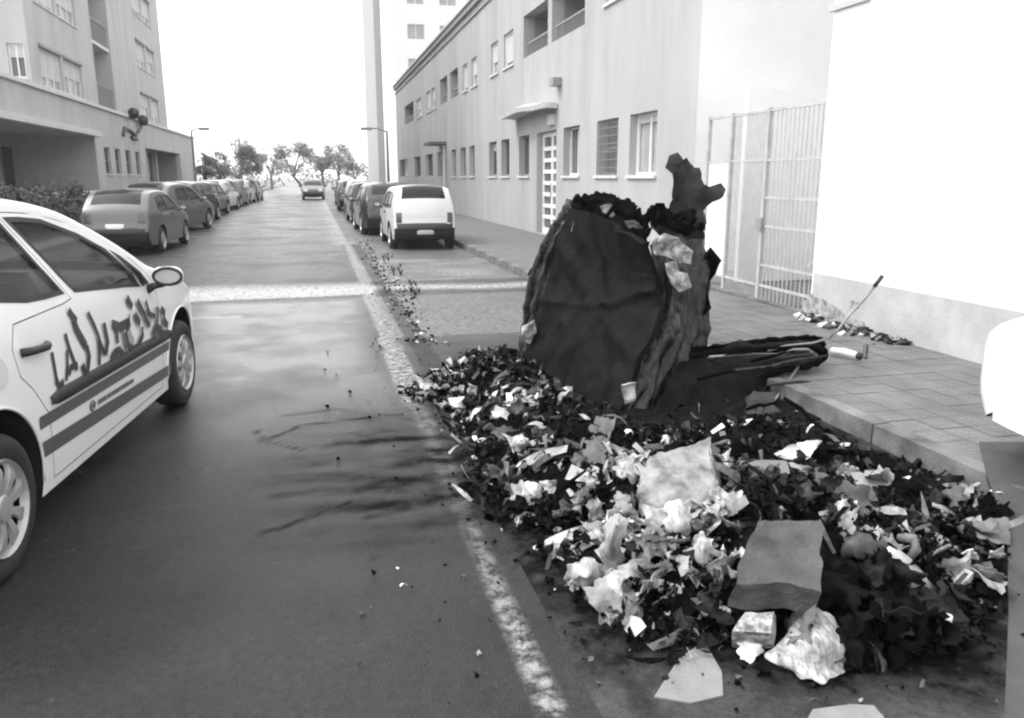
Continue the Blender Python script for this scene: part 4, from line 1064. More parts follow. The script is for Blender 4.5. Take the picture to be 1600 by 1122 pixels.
# left row, nosed in at an angle
p = gz(235, 398)
rows_ = [(-20, (145,386), (235,398), wagon, 'silver_paint', 0.36, 'silver grey hatchback parked nearest on the left behind the police car', 0)]
make_car('parked_car', 'silver grey hatchback parked nearest on the left behind the police car', 'car', (-3.92, 20.05, 0), R(-4), hatch, P_('silver_paint', 0.12), 'cars parked along the left kerb')[0].scale = (0.93, 0.93, 0.93)
for (y, x, sp, pn, v, lab, rz) in ((26.6,-4.35,hatch,'mid_grey_paint',0.12,'mid grey hatchback second in the left row',-12),(32.2,-4.6,hatch,'dark_grey_paint',0.03,'dark hatchback third in the left row',-8),(37.6,-4.7,box_,'black_paint',0.015,'black boxy hatchback fourth in the left row',-7),(43.2,-4.75,hatch,'old_white_paint',0.62,'white hatchback between darker ones far along the left row',-6),(49,-4.7,wagon,'dark_grey_paint',0.03,'dark estate near the far end of the left row',-4),(55,-4.6,hatch,'pale_paint',0.5,'pale hatchback second from the far end of the left row',-3),(60.5,-4.4,box_,'mid_grey_paint',0.12,'mid grey hatchback closing the left row',-3)):
    make_car('parked_car', lab, 'car', (x, y, 0), R(rz), sp, P_(pn, v), 'cars parked along the left kerb')
p = gz(490, 312); make_car('oncoming_car', 'small dark hatchback driving towards us far down the road', 'car', (p.x, p.y+2, 0), R(180), hatch, P_('dark_grey_paint', 0.03))
# white car whose front corner enters at the right edge
make_car('parked_car', 'white hatchback on the pavement, its rounded front corner cut by the right edge', 'car', (4.06, 1.50, 0.124), R(0), dict(box_, rad=0.13, taper=0.16, wheels=(0.85,-1.05)), M['white_paint'])

# ================================================================== THE BURNT CONTAINERS
M_burn = mat('charred_plastic', 0.002, 0.62, 0.5, 7.0, 0.4, 30, v2=0.011, spec=0.05)
M_burn2 = mat('charred_plastic_sooty', 0.001, 0.9, 0.5, 9.0, 0.6, 40, v2=0.006, spec=0.02)
M_melt = mat('melted_grey_plastic', 0.022, 0.7, 0.5, 6.0, 0.6, 25, v2=0.06, spec=0.15, streak=(1,1,0.35))
M_fold = mat('glossy_melted_plastic', 0.001, 0.26, 0.5, 6.0, 0.9, 12, v2=0.03, spec=0.30, streak=(5,5,0.3), contrast=0.12)  # paler streaks in the colour stand for highlights along the folds
M_pale = mat('scorched_pale_lining', 0.12, 0.7, 0.5, 9.0, 0.4, 40, v2=0.62, contrast=0.12)
def A(*p): return ay(p[0], p[1], p[2])
def net(rows): return [[A(*p) for p in r] for r in rows]
def rough_plate(poly, depth, thick, amp, seed, step=9):
    """a torn plate: outline given on sight lines, its own depth function and real thickness"""
    poly = densify(poly, step*0.9)
    vs = [Vector(p) for p in poly]; es = [(i, (i+1) % len(poly)) for i in range(len(poly))]
    x0 = min(p[0] for p in poly); x1 = max(p[0] for p in poly); y0 = min(p[1] for p in poly); y1 = max(p[1] for p in poly)
    y = y0+step/2
    while y < y1:
        x = x0+step/2
        while x < x1:
            if inpoly(x, y, poly): vs.append(Vector((x+random.uniform(-2,2), y+random.uniform(-2,2))))
            x += step
        y += step
    V, E_, F, *_ = delaunay_2d_cdt(vs, es, [], 0, 1e-4)
    m = MB(); fr = []; bk = []
    for v in V:
        d = depth(v.x, v.y); p = A(v.x, v.y, d); q = p*6+Vector((seed, seed, 0)); n = amp*fbm(q, 1, 4)
        p = p+Vector((0, n-abs(noise.noise(q*0.8))*amp, 0)); fr.append(p); bk.append(p+Vector((thick*0.4, thick, 0)))
    b = len(m.v); m.v += [tuple(p) for p in fr]+[tuple(p) for p in bk]; n = len(fr)
    F = [f for f in F if inpoly(sum(V[i].x for i in f)/3, sum(V[i].y for i in f)/3, poly)]
    cnt = {}
    for f in F:
        m.f.append(tuple(f)); m.mi.append(0); m.f.append(tuple(n+i for i in f)[::-1]); m.mi.append(0)
        for i in range(3):
            e = (f[i], f[(i+1) % 3]); k = (min(e), max(e)); cnt.setdefault(k, []).append(e)
    for k, e in cnt.items():
        if len(e) == 1: a, b_ = e[0]; m.f.append((b_, a, n+a, n+b_)); m.mi.append(0)
    return m

BC = thing('burnt_container', 'burnt out rubbish container slumped upright, charred black with a melted tongue on top', 'rubbish container', tuple(gz(930, 610)))
def cre(u, v):      # soft crossed ribs and dents of the buckled panel
    def ridge(a, b_, c, w_): d = abs(a*u+b_*v+c)/math.hypot(a, b_); return math.exp(-(d/w_)**2)
    wv = 0.03*noise.noise(Vector((u*4, v*4, 8))); u += wv; v -= wv
    q = 0.045*ridge(0.45, 1, -0.80, 0.035)*min(1, 2*v)+0.03*ridge(1, -0.55, -0.22, 0.05)-0.05*ridge(-0.5, 1, -0.30, 0.07)+0.03*ridge(1, 0.25, -0.62, 0.03)
    return q-0.07*math.exp(-((u-0.35)/0.2)**2-((v-0.35)/0.25)**2)+0.02*abs(noise.noise(Vector((u*5, v*5, 2))))
sheet(net([[(897,328,6.75),(925,332,6.45),(960,346,6.05),(1012,378,5.5)],[(878,385,6.78),(918,400,6.35),(975,425,5.85),(1032,430,5.42)],[(862,445,6.76),(905,470,6.3),(965,490,5.7),(1040,485,5.3)],[(842,505,6.73),(885,535,6.2),(945,560,5.5),(1012,560,5.15)],[(826,560,6.7),(868,590,6.1),(920,625,5.4),(975,648,4.98)]]),
      60, 60, amp=0.016, sc_=4.5, thick=-0.05, seed=1, ribs=cre, lin=True).build('front_panel', M_burn, BC, smooth=True, sharp=32)
rb_ = lambda u, v: 0.045*(1-2*abs(math.sin(v*9+1.5*math.sin(u*3))))
sheet(net([[(905,312,7.0),(893,322,6.9),(899,332,6.77)],[(866,342,7.05),(870,365,6.9),(886,380,6.78)],[(832,398,7.08),(846,430,6.9),(862,446,6.75)],[(820,452,7.05),(832,495,6.88),(844,508,6.72)],[(816,530,7.0),(818,556,6.85),(828,566,6.68)]]),
      50, 26, amp=0.03, sc_=4, thick=0.04, seed=4, ribs=rb_, ragged=0.02).build('end_panel', M_fold, BC, smooth=True)
sheet(net([[(840,395,7.1),(850,392,7.0)],[(828,430,7.15),(838,440,7.0)]]), 8, 6, amp=0.04, sc_=9, thick=0.05, seed=6, ragged=0.03).build('hinge_lug', M_burn2, BC, smooth=True)
sheet(net([[(902,315,7.3),(930,306,7.2),(975,318,7.0),(1010,345,6.6)],[(898,322,7.0),(925,316,6.8),(968,332,6.5),(1010,362,6.0)],[(896,334,6.72),(925,336,6.42),(960,350,6.02),(1014,384,5.46)]]),
      26, 50, amp=0.085, sc_=7, thick=0.05, seed=9, ragged=0.05).build('top_rim', M_burn2, BC, smooth=True, sharp=40)
fr = lambda u, v: 0.05*(1-abs(math.sin(v*8+1.4*math.sin(u*2.2))))*2-0.05+0.022*math.sin(v*37+u*4)
sheet(net([[(1014,382,5.5),(1050,372,5.6),(1085,372,5.75),(1112,385,5.95)],[(1036,432,5.40),(1062,440,5.45),(1088,440,5.62),(1110,438,5.9)],[(1040,488,5.32),(1062,500,5.4),(1082,510,5.6),(1098,515,5.85)],[(1012,562,5.15),(1035,572,5.25),(1060,575,5.45),(1078,560,5.8)],[(976,650,4.96),(1002,655,5.05),(1030,650,5.2),(1062,620,5.6)]]),
      60, 44, amp=0.035, sc_=3.5, thick=0.05, seed=12, ribs=fr, ragged=0.02).build('side_panel', M_fold, BC, smooth=True)
mf = rough_plate([(1040,262),(1046,243),(1058,238),(1066,250),(1072,246),(1084,262),(1090,262),(1098,288),(1110,292),(1124,286),(1129,296),(1126,308),(1112,316),(1104,330),(1100,348),(1092,356),(1098,372),(1100,395),(1114,400),(1112,425),(1104,445),(1085,440),(1060,415),(1040,380),(1014,350),(1012,335),(1022,325),(1036,330),(1050,312),(1052,290),(1048,272)],
      lambda u, v: 5.75+0.25*(v-240)/200-0.0018*(u-1060)+0.05*math.sin(u*0.09), 0.035, 0.07, 3, 8)
mf.build('melted_tongue', M_melt, BC, smooth=True, sharp=40)
rough_plate([(1010,335),(1022,318),(1040,318),(1052,335),(1060,348),(1080,352),(1075,370),(1050,362),(1030,352),(1014,352)], lambda u, v: 5.62, 0.12, 0.10, 8, 6).build('melted_lump', M_burn2, BC, smooth=True, sharp=45)
rough_plate([(1092,408),(1112,388),(1118,405),(1112,440),(1106,480),(1090,500),(1078,470),(1085,430)], lambda u, v: 5.68, 0.12, 0.10, 18, 7).build('melted_lump', M_burn2, BC, smooth=True, sharp=45)
for i, (pl_, d) in enumerate([([(1016,378),(1034,364),(1060,372),(1078,392),(1076,412),(1058,408),(1040,400),(1022,398)], 5.32), ([(1038,412),(1058,408),(1062,425),(1076,428),(1080,448),(1060,456),(1044,440)], 5.30), ([(975,346),(990,344),(1006,356),(1000,366),(984,358)], 5.8),
                              ([(896,338),(908,334),(914,348),(906,366),(892,362)], 6.62), ([(814,510),(834,500),(838,520),(828,538),(812,530)], 6.6), ([(938,322),(952,318),(966,330),(955,340),(942,332)], 6.2), ([(968,600),(990,596),(992,625),(976,632)], 4.85)]):
    rough_plate(pl_, lambda u, v, d=d: d, 0.02, 0.05, 30+i, 6).build('scorched_lining', M_pale, BC)
for i in range(16):     # drips and torn rags of melted plastic round the rim
    rnd = random.Random(100+i); u = 900+i*13; v = 316+max(0, (u-950))*0.55*(1 if u < 1015 else 0.4)
    d = 6.7-max(0, u-900)*0.009
    p = A(u, v+rnd.uniform(-4, 8), d); q = [p, p+Vector((rnd.uniform(-.06,.06), -0.05, rnd.uniform(.0,.05))), p+Vector((rnd.uniform(-.12,.12), -0.07, rnd.uniform(-.14,.02)))]
    MB().tube(q, [0.035, 0.028, 0.008], 6).build('melted_drip', M_burn2, BC, smooth=True)

CC = thing('collapsed_container', 'flattened charred container side lying to the right, its rolled rim reaching over the kerb', 'rubbish container', tuple(gz(1120, 655)))
rr2 = lambda u, v: 0.03*math.sin(u*14+v*2)
sheet(net([[(1068,560,5.9),(1130,545,5.85),(1210,532,5.75),(1285,532,5.6)],[(1060,572,5.35),(1130,562,5.3),(1210,555,5.3),(1288,552,5.35)],[(1045,600,5.15),(1110,600,5.15),(1190,588,5.2),(1245,575,5.25)],[(1020,640,4.9),(1080,648,4.9),(1160,625,5.0),(1205,600,5.15)],[(1005,668,4.65),(1070,680,4.6),(1130,665,4.7),(1180,640,4.85)]]),
      44, 50, amp=0.05, sc_=3.2, thick=0.045, seed=21, ribs=rr2, ragged=0.03).build('side_panel', M_burn, CC, smooth=True)
wob = lambda p, k: A(*p)+Vector((0, 0.02*noise.noise(Vector((k, 1, 2))), 0.015*noise.noise(Vector((k, 5, 2)))))
cp_ = [wob(crv([Vector(q) for q in [(1078,556,5.35),(1150,548,5.3),(1215,545,5.3),(1262,543,5.3),(1290,552,5.3),(1272,568,5.25),(1225,578,5.22),(1180,592,5.2)]], i/40), i*0.7) for i in range(41)]
MB().tube(cp_, [0.028+0.016*noise.noise(Vector((i*0.45, 0, 7))) for i in range(41)], 9).build('rolled_rim', M_burn2, CC, smooth=True)
cp_ = [wob(crv([Vector(q) for q in [(1070,548,5.7),(1140,540,5.65),(1210,531,5.6),(1270,528,5.5),(1288,540,5.4)]], i/30), i*0.9) for i in range(31)]
MB().tube(cp_, [0.022+0.012*noise.noise(Vector((i*0.5, 3, 7))) for i in range(31)], 8).build('rolled_rim', M_burn2, CC, smooth=True)
MB().tube([A(*p) for p in [(1108,558,5.24),(1160,554,5.22),(1222,554,5.2),(1240,546,5.2),(1262,546,5.22),(1276,556,5.22)]], 0.011, 6).build('metal_strap', M['steel'], CC, smooth=True)
for i, pl_ in enumerate([[(1160,640),(1180,612),(1215,640),(1262,655),(1288,672),(1240,676),(1190,672)], [(1165,625),(1178,612),(1208,612),(1200,640),(1190,655),(1172,660)]]):
    rough_plate(pl_, lambda u, v: 4.75-(v-640)*0.006, 0.03, 0.05, 50+i, 8).build('torn_scrap', M_melt, CC)
rnd = random.Random(77)
for i in range(9):      # splintered layers sticking out of the flattened side
    u0 = 1090+i*14; v0 = 560+rnd.uniform(-4, 42); u1 = u0+rnd.uniform(60, 130); v1 = v0+rnd.uniform(-22, 4)
    a_, b_ = A(u0, v0, 5.12-0.004*(v0-560)), A(min(u1, 1292), v1, 5.08)
    MB().tube([a_, a_.lerp(b_, .5)+Vector((0, -.02, rnd.uniform(-.02, .03))), b_], [0.014, 0.011, 0.005], 5).build('splinter', (M_burn2, M_fold, M_melt)[i % 3], CC)
RD = thing('bent_metal_rod', 'long bent metal rod with a dark tip sticking up over the right pavement', 'metal rod', tuple(A(1290, 530, 5.25)))
MB().tube([A(*p) for p in [(1296,528,5.22),(1312,512,5.2),(1322,498,5.2),(1350,468,5.17),(1366,448,5.15)]], [0.009,0.009,0.010,0.011,0.012], 8).build('shaft', M['steel'], RD, smooth=True)
MB().tube([A(*p) for p in [(1366,448,5.15),(1379,431,5.14)]], 0.016, 8).build('dark_tip', M['black'], RD, smooth=True)
MB().tube([A(*p) for p in [(1296,528,5.22),(1270,536,5.22),(1230,540,5.2),(1200,548,5.2)]], 0.009, 8).build('shaft', M['steel'], RD, smooth=True)
RD2 = thing('metal_stay', 'short thin metal stay slanting down from the rolled rim towards the kerb', 'metal rod', tuple(A(1205, 632, 5.0)))
MB().tube([A(*p) for p in [(1248,572,5.22),(1232,596,5.1),(1204,634,4.95)]], 0.010, 8).build('shaft', M['steel'], RD2, smooth=True)
TB = thing('white_tube', 'short white plastic tube lying on the pavement by the rod', 'tube', tuple(gz(1325, 555, 0.13)))
a_, b_ = gz(1300, 548, 0.17), gz(1340, 556, 0.17); MB().tube([a_, a_.lerp(b_, .5)+Vector((0,0,.01)), b_], [0.028,0.032,0.03], 10).build('tube_body', M['frame_white'], TB, smooth=True)
MB().tube([b_, b_+(b_-a_)*0.12], 0.032, 10).build('end_cap', M['black'], TB, smooth=True)
a_ = gz(1352, 560, 0.128); tag(MB().tube([a_, a_+Vector((0.05, 0.07, 0.09))], [0.016, 0.02], 8).build('bottle_neck', M['black'], None), 'small dark bottle neck standing beside the white tube', 'bottle neck')

# ================================================================== THE BURNT HEAP
hx0 = min(p[0] for p in heap_poly); hx1 = max(p[0] for p in heap_poly); hy0 = min(p[1] for p in heap_poly); hy1 = max(p[1] for p in heap_poly)
def hd_in(x, y):
    d = min(segd(x, y, heap_poly[i], heap_poly[(i+1) % len(heap_poly)]) for i in range(len(heap_poly)))
    return d if inpoly(x, y, heap_poly) else -d
def heap_h(x, y):
    d = hd_in(x, y) + 0.09*noise.noise(Vector((x*4, y*4, 3)))
    if x > 1.75 and y > 4.5: return -0.03 if y > 5 else 0.015
    if d <= -0.02: return -0.03
    k = min(1, max(0, d)/0.55); k = k*k*(3-2*k)
    top = 0.19 + 0.10*noise.noise(Vector((x*2.2, y*2.2, 8)))
    if x > 1.9: top *= max(0.3, 1-(x-1.9)*0.95)
    if x > 1.6 and y > 3.5: top *= max(0.2, 1-(y-3.5)*1.2)
    if y > 4.0: top *= max(0.22 if x > 1.7 else 0.4, 1-(y-4.0)*0.9)
    if y > 3.7 and x > 2.7: top *= 0.35
    if y > 6.9: top *= 0.3
    return -0.01+0.03*min(1, max(0, d+.02)/0.1) + top*k + 0.055*fbm((x*5, y*5, 0), 1, 4)*min(1, k*3+0.2)
st = 0.035; nx = int((hx1-hx0)/st)+1; ny = int((hy1-hy0)/st)+1
hh_ = [[heap_h(hx0+i*st, hy0+j*st) for i in range(nx+1)] for j in range(ny+1)]
m = MB(); m.grid([[(hx0+i*st, hy0+j*st, hh_[j][i]) for i in range(nx+1)] for j in range(ny+1)])
m2 = MB(); m2.v = m.v
for k, f in enumerate(m.f):
    if max(m.v[i][2] for i in f) > 0.006: m2.f.append(f); m2.mi.append(0)
M_ash = mat('wet_black_ash', 0.003, 0.8, 0.5, 9, 0.9, 45, v2=0.006, contrast=0.16, spec=0.08)
tag(m2.build('ash_mound', M_ash, None), 'low mound of wet black ash spread below the burnt containers', 'ash', kind='stuff')
def hz(x, y):
    i = min(max((x-hx0)/st, 0), nx-0.001); j = min(max((y-hy0)/st, 0), ny-0.001); a, b_ = int(i), int(j); f, g_ = i-a, j-b_
    return max(0.0, (hh_[b_][a]*(1-f)+hh_[b_][a+1]*f)*(1-g_)+(hh_[b_+1][a]*(1-f)+hh_[b_+1][a+1]*f)*g_)

JM = [mat('charred_shreds', 0.001, 0.6, 0.4, 20, v2=0.004, spec=0.08), mat('dark_grey_shreds', 0.006, 0.6, 0.4, 20, v2=0.02, spec=0.12), mat('mid_grey_shreds', 0.05, 0.7, 0.4, 25, v2=0.11, spec=0.2),
      mat('pale_paper_shreds', 0.14, 0.75, 0.3, 25, v2=0.4), mat('white_paper_shreds', 0.55, 0.7, 0.2, 25, v2=0.75)]
zones = [((640,560,770,650),(45,22,14,12,7)), ((700,610,870,705),(42,18,14,16,10)), ((830,640,1000,735),(50,34,12,3,1)), ((745,700,900,830),(56,20,12,8,4)), ((865,690,1140,800),(32,20,20,18,10)),
         ((865,800,1140,905),(38,12,14,22,14)), ((930,895,1140,1010),(44,22,20,11,3)), ((1100,640,1300,720),(80,12,5,2,1)), ((1110,720,1310,830),(48,30,16,5,1)), ((1280,690,1600,850),(56,20,14,7,3)), ((1270,850,1580,1040),(86,9,3,1,1)), ((1120,930,1290,1080),(60,24,10,4,2))]
def zone(u, v):
    for (a, b_, c, d), wts in zones:
        if a <= u <= c and b_ <= v <= d: return wts
    return (60, 22, 11, 5, 2)
def rot(rnd, tilt):
    return Matrix.Rotation(rnd.uniform(0, 6.28), 3, 'Z') @ Matrix.Rotation(rnd.gauss(0, tilt), 3, 'X') @ Matrix.Rotation(rnd.gauss(0, tilt), 3, 'Y')
def shred(mb, rnd, p, kind, s, tilt=0.6):
    Rm = rot(rnd, tilt)
    if kind == 0:        # curled strip
        L_ = s*rnd.uniform(1.3, 3.3); w_ = s*rnd.uniform(0.12, 0.38); c = rnd.uniform(-1.3, 1.3); tw = rnd.uniform(-1.1, 1.1); rows = []
        for i in range(5):
            t = i/4-0.5; a = tw*t*2; q = Vector((t*L_, 0, c*L_*(0.25-t*t))); e = Vector((0, math.cos(a), math.sin(a)))*w_*(1-0.5*abs(t))
            rows.append([p+Rm@(q-e), p+Rm@(q+e)])
        mb.grid(rows)
    elif kind == 1:      # crumpled leaf of paper
        n = 4; rows = []; sd_ = rnd.uniform(0, 99); w_ = s*rnd.uniform(0.6, 1.1); h_ = s*rnd.uniform(0.6, 1.2)
        for i in range(n+1):
            rows.append([p+Rm@Vector(((i/n-0.5)*w_*(1+0.8*noise.noise(Vector((sd_, i*0.8, j*0.8)))), (j/n-0.5)*h_*(1+0.8*noise.noise(Vector((i*0.8, sd_, j*0.8)))), s*1.0*noise.noise(Vector((i*0.8, j*0.8, sd_))))) for j in range(n+1)])
        mb.grid(rows)
    else:                # lump
        b = len(mb.v)
        x, y, z = s*rnd.uniform(.25,.5), s*rnd.uniform(.25,.5), s*rnd.uniform(.12,.35)
        mb.obox(p, Rm@Vector((x,0,0)), Rm@Vector((0,y,0)), Rm@Vector((0,0,z)))
        for i in range(b, len(mb.v)): mb.v[i] = tuple(Vector(mb.v[i])+Vector((rnd.uniform(-1,1), rnd.uniform(-1,1), rnd.uniform(-1,1)))*s*0.24)
rnd = random.Random(21)
jm = MB(); cnt = 0
while cnt < 19000:
    x = rnd.uniform(hx0-0.12, hx1); y = hy0+(hy1-hy0)*rnd.random()**1.35
    d = hd_in(x, y)
    if d < -0.10 or (d < 0 and rnd.random() < 0.85) or x > 3.24: continue
    if x > 1.72 and y > 4.55 and rnd.random() < 0.93: continue
    if proj((x, y, 0.03))[0] > 1572: continue
    if x > 1.75 and y < 2.75 and rnd.random() < 0.55: continue
    if noise.noise(Vector((x*2.6, y*2.6, 31))) > (0.22 if x < 2.0 or y < 2.9 else -0.12) and rnd.random() < 0.85: continue     # bare wet ash shows through
    z = hz(x, y); u, v = proj((x, y, z+0.03)); wt = zone(u, v)
    nz = noise.noise(Vector((x*3.1, y*3.1, 11)))+0.6*noise.noise(Vector((x*9, y*9, 4)))
    kk = math.exp(3.6*nz)*0.7; wt = (wt[0]*2.0, wt[1], wt[2]*kk**0.5, wt[3]*kk, wt[4]*kk)
    k = rnd.choices(range(5), wt)[0]; s = (0.010+(0.075 if k else 0.05)*rnd.random()**3.2)*(1.25 if k > 2 else 1.0)
    if 1145 < u < 1285 and 800 < v < 950 and rnd.random() < 0.8: continue
    if (1198 < u < 1350 and 945 < v < 1070 or 1140 < u < 1212 and 950 < v < 1035) and rnd.random() < 0.92: continue
    if 1010 < u < 1130 and 690 < v < 790 and rnd.random() < 0.7: continue
    kind = rnd.choices((0, 1, 2), (0.62, 0.26, 0.12))[0]
    jm.cur = k; shred(jm, rnd, Vector((x, y, z+rnd.uniform(-0.005, 0.045))), kind, s, 0.7); cnt += 1
tag(jm.build('burnt_litter', JM, None), 'thousands of charred and pale shreds of paper and plastic over the ash', 'litter', kind='stuff')
# stray crumbs round the heap, on the road edge and in the gutter
jm = MB(); cnt = 0
while cnt < 700:
    if rnd.random() < 0.5: i = rnd.randrange(len(heap_poly)-4); a = heap_poly[i]; b_ = heap_poly[i+1]; t_ = rnd.random(); x = a[0]+(b_[0]-a[0])*t_+rnd.gauss(0, .12); y = a[1]+(b_[1]-a[1])*t_+rnd.gauss(0, .12)
    else: x = rnd.uniform(0.0, 3.2); y = rnd.uniform(1.4, 8)
    jm.cur = rnd.choices(range(5), (60, 20, 12, 6, 2))[0]; shred(jm, rnd, Vector((x, y, 0.012)), rnd.choice((0, 2, 2)), rnd.uniform(0.006, 0.022), 0.3); cnt += 1
for i in range(430):
    y = 7.6+14*rnd.random()**1.2; x = 1.02+0.012*(y-8)+rnd.gauss(0, .09); jm.cur = rnd.choices(range(5), (30, 20, 20, 20, 10))[0]
    shred(jm, rnd, Vector((x, y, 0.012)), rnd.choice((1, 2, 2)), rnd.uniform(0.012, 0.042), 0.3)
tag(jm.build('scattered_crumbs', JM, None), 'loose crumbs and rubble scattered along the gutter and round the heap', 'litter', kind='stuff')
# dry weeds in the gutter
wd = MB()
for i in range(26):
    y = 10.5+6.5*rnd.random(); x = 1.30+0.01*(y-9)+rnd.gauss(0, .05)
    for k in range(14):
        a = rnd.uniform(0, 6.28); l = rnd.uniform(.03, .12); p = Vector((x, y, 0)); q = p+Vector((math.cos(a)*l*.5, math.sin(a)*l*.5, l)); e = Vector((-math.sin(a), math.cos(a), 0))*0.012
        wd.poly([p-e, p+e, q])
tag(wd.build('gutter_weeds', M['hedge'], None), 'dark dry weeds growing in the gutter behind the white hatchback', 'weeds', kind='stuff')

# ---- pieces that stand out one by one ----
def Z(u, v, z): return gz(u, v, z)
def item(name, label, cat, rows, m_, amp=0.012, thick=0.004, seed=0, ragged=0.0, nu=14, nv=14, lin=False, sc_=16, group=None, smooth=True):
    o = sheet([[Z(*p) for p in r] for r in rows], nu, nv, amp=amp, sc_=sc_, thick=thick, seed=seed, ragged=ragged, lin=lin).build(name, m_, None, smooth=smooth, sharp=50 if smooth else None)
    return tag(o, label, cat, group)
def hexa(mb, top, bot):
    n = len(mb.v); mb.v += [tuple(p) for p in bot]+[tuple(p) for p in top]
    for f in ((0,3,2,1),(4,5,6,7),(0,1,5,4),(1,2,6,5),(2,3,7,6),(3,0,4,7)): mb.f.append(tuple(n+i for i in f)); mb.mi.append(0)
def subd_box(name, top, bot, m_, amp, label, cat, seed=0, n=14):
    """battered box: six gridded faces"""
    def face(a, b_, c, d): return sheet([[a, b_], [d, c]], n, n, 0, 1, 0, lin=True)
    mb = MB()
    for q in ((top[0],top[1],top[2],top[3]), (bot[3],bot[2],bot[1],bot[0]), (top[1],top[0],bot[0],bot[1]), (top[2],top[1],bot[1],bot[2]), (top[3],top[2],bot[2],bot[3]), (top[0],top[3],bot[3],bot[0])):
        s_ = face(*[Vector(p) for p in q]); b = len(mb.v); mb.v += s_.v; mb.f += [tuple(b+i for i in f) for f in s_.f]; mb.mi += s_.mi
    c = sum((Vector(p) for p in top+bot), Vector())/8
    mb.v = [tuple(Vector(p)+Vector((noise.noise(Vector(p)*9+Vector((seed,0,0))), noise.noise(Vector(p)*9+Vector((0,seed,7))), noise.noise(Vector(p)*9+Vector((3,seed,0)))))*amp+Vector((fbm(Vector(p)*30,1,3),)*3)*amp*0.15) for p in mb.v]
    return tag(mb.build(name, m_, None, smooth=True, merge=0.001, sharp=40), label, cat)
M_card = mat('scorched_carton', 0.09, 0.85, 0.4, 5, 0.3, 60, v2=0.17, contrast=0.2)
M_slab = mat('sooty_block', 0.022, 0.8, 0.4, 5, 0.5, 70, v2=0.085, contrast=0.16)
M_palecard = mat('stained_pale_carton', 0.07, 0.8, 0.4, 7, 0.3, 50, v2=0.36, contrast=0.14)
M_white = mat('soiled_white_plastic', 0.16, 0.5, 0.3, 14, 0.3, 50, v2=0.62, contrast=0.15)
M_grey = mat('grey_plastic_sheet', 0.10, 0.5, 0.3, 7, 0.3, 40, v2=0.2)
top = [Z(1182,812,.36), Z(1282,818,.36), Z(1280,918,.26), Z(1146,908,.26)]
bot = [p+Vector((0.0, 0.02, -0.11)) for p in top]; bot = [bot[0], bot[1], bot[2]+Vector((0,-.01,0.0)), bot[3]+Vector((0,-.01,0))]
subd_box('sooty_block', top, bot, M_slab, 0.024, 'large smooth grey box lying tilted on the near edge of the heap', 'box', 3)
top = [Z(1155,718,.30), Z(1228,720,.30), Z(1238,752,.27), Z(1162,758,.27)]; bot = [p+Vector((0,0,-.07)) for p in top]
subd_box('small_grey_box', top, bot, M_card, 0.008, 'small flat grey box behind the large tilted one', 'box', 5, 10)
subd_box('crushed_carton', [Z(1168,955,.16), Z(1210,952,.17), Z(1208,992,.12), Z(1146,985,.12)], [Z(1168,985,.03), Z(1210,985,.03), Z(1208,1018,.01), Z(1143,1012,.01)], mat('speckled_carton', 0.10, 0.8, 0.4, 30, 0.3, 60, v2=0.42, contrast=0.1), 0.014, 'crushed speckled carton just below the large tilted box', 'carton', 8)
item('white_rag', 'small bright white rag under the crushed speckled carton', 'rag', [[(1152,1000,.05),(1172,996,.06),(1194,1000,.05)],[(1156,1026,.02),(1172,1034,.015),(1190,1020,.02)]], M['frame_white'], 0.02, 0.004, 3, 0.015)
item('torn_carton_panel', 'big stained pale carton panel leaning in the middle of the heap', 'carton', [[(1012,712,.42),(1060,700,.43),(1108,688,.42)],[(1000,760,.36),(1060,750,.37),(1118,738,.36)],[(1005,805,.27),(1065,800,.28),(1128,782,.28)]], M_palecard, 0.02, 0.03, 2, 0.02, 22, 22, sc_=7)
item('carton_flap', 'narrow grey side flap along the right edge of the big pale carton', 'carton flap', [[(1106,688,.43),(1122,702,.34)],[(1116,738,.36),(1128,748,.28)],[(1124,782,.28),(1136,788,.22)]], M_card, 0.006, 0.006, 4)
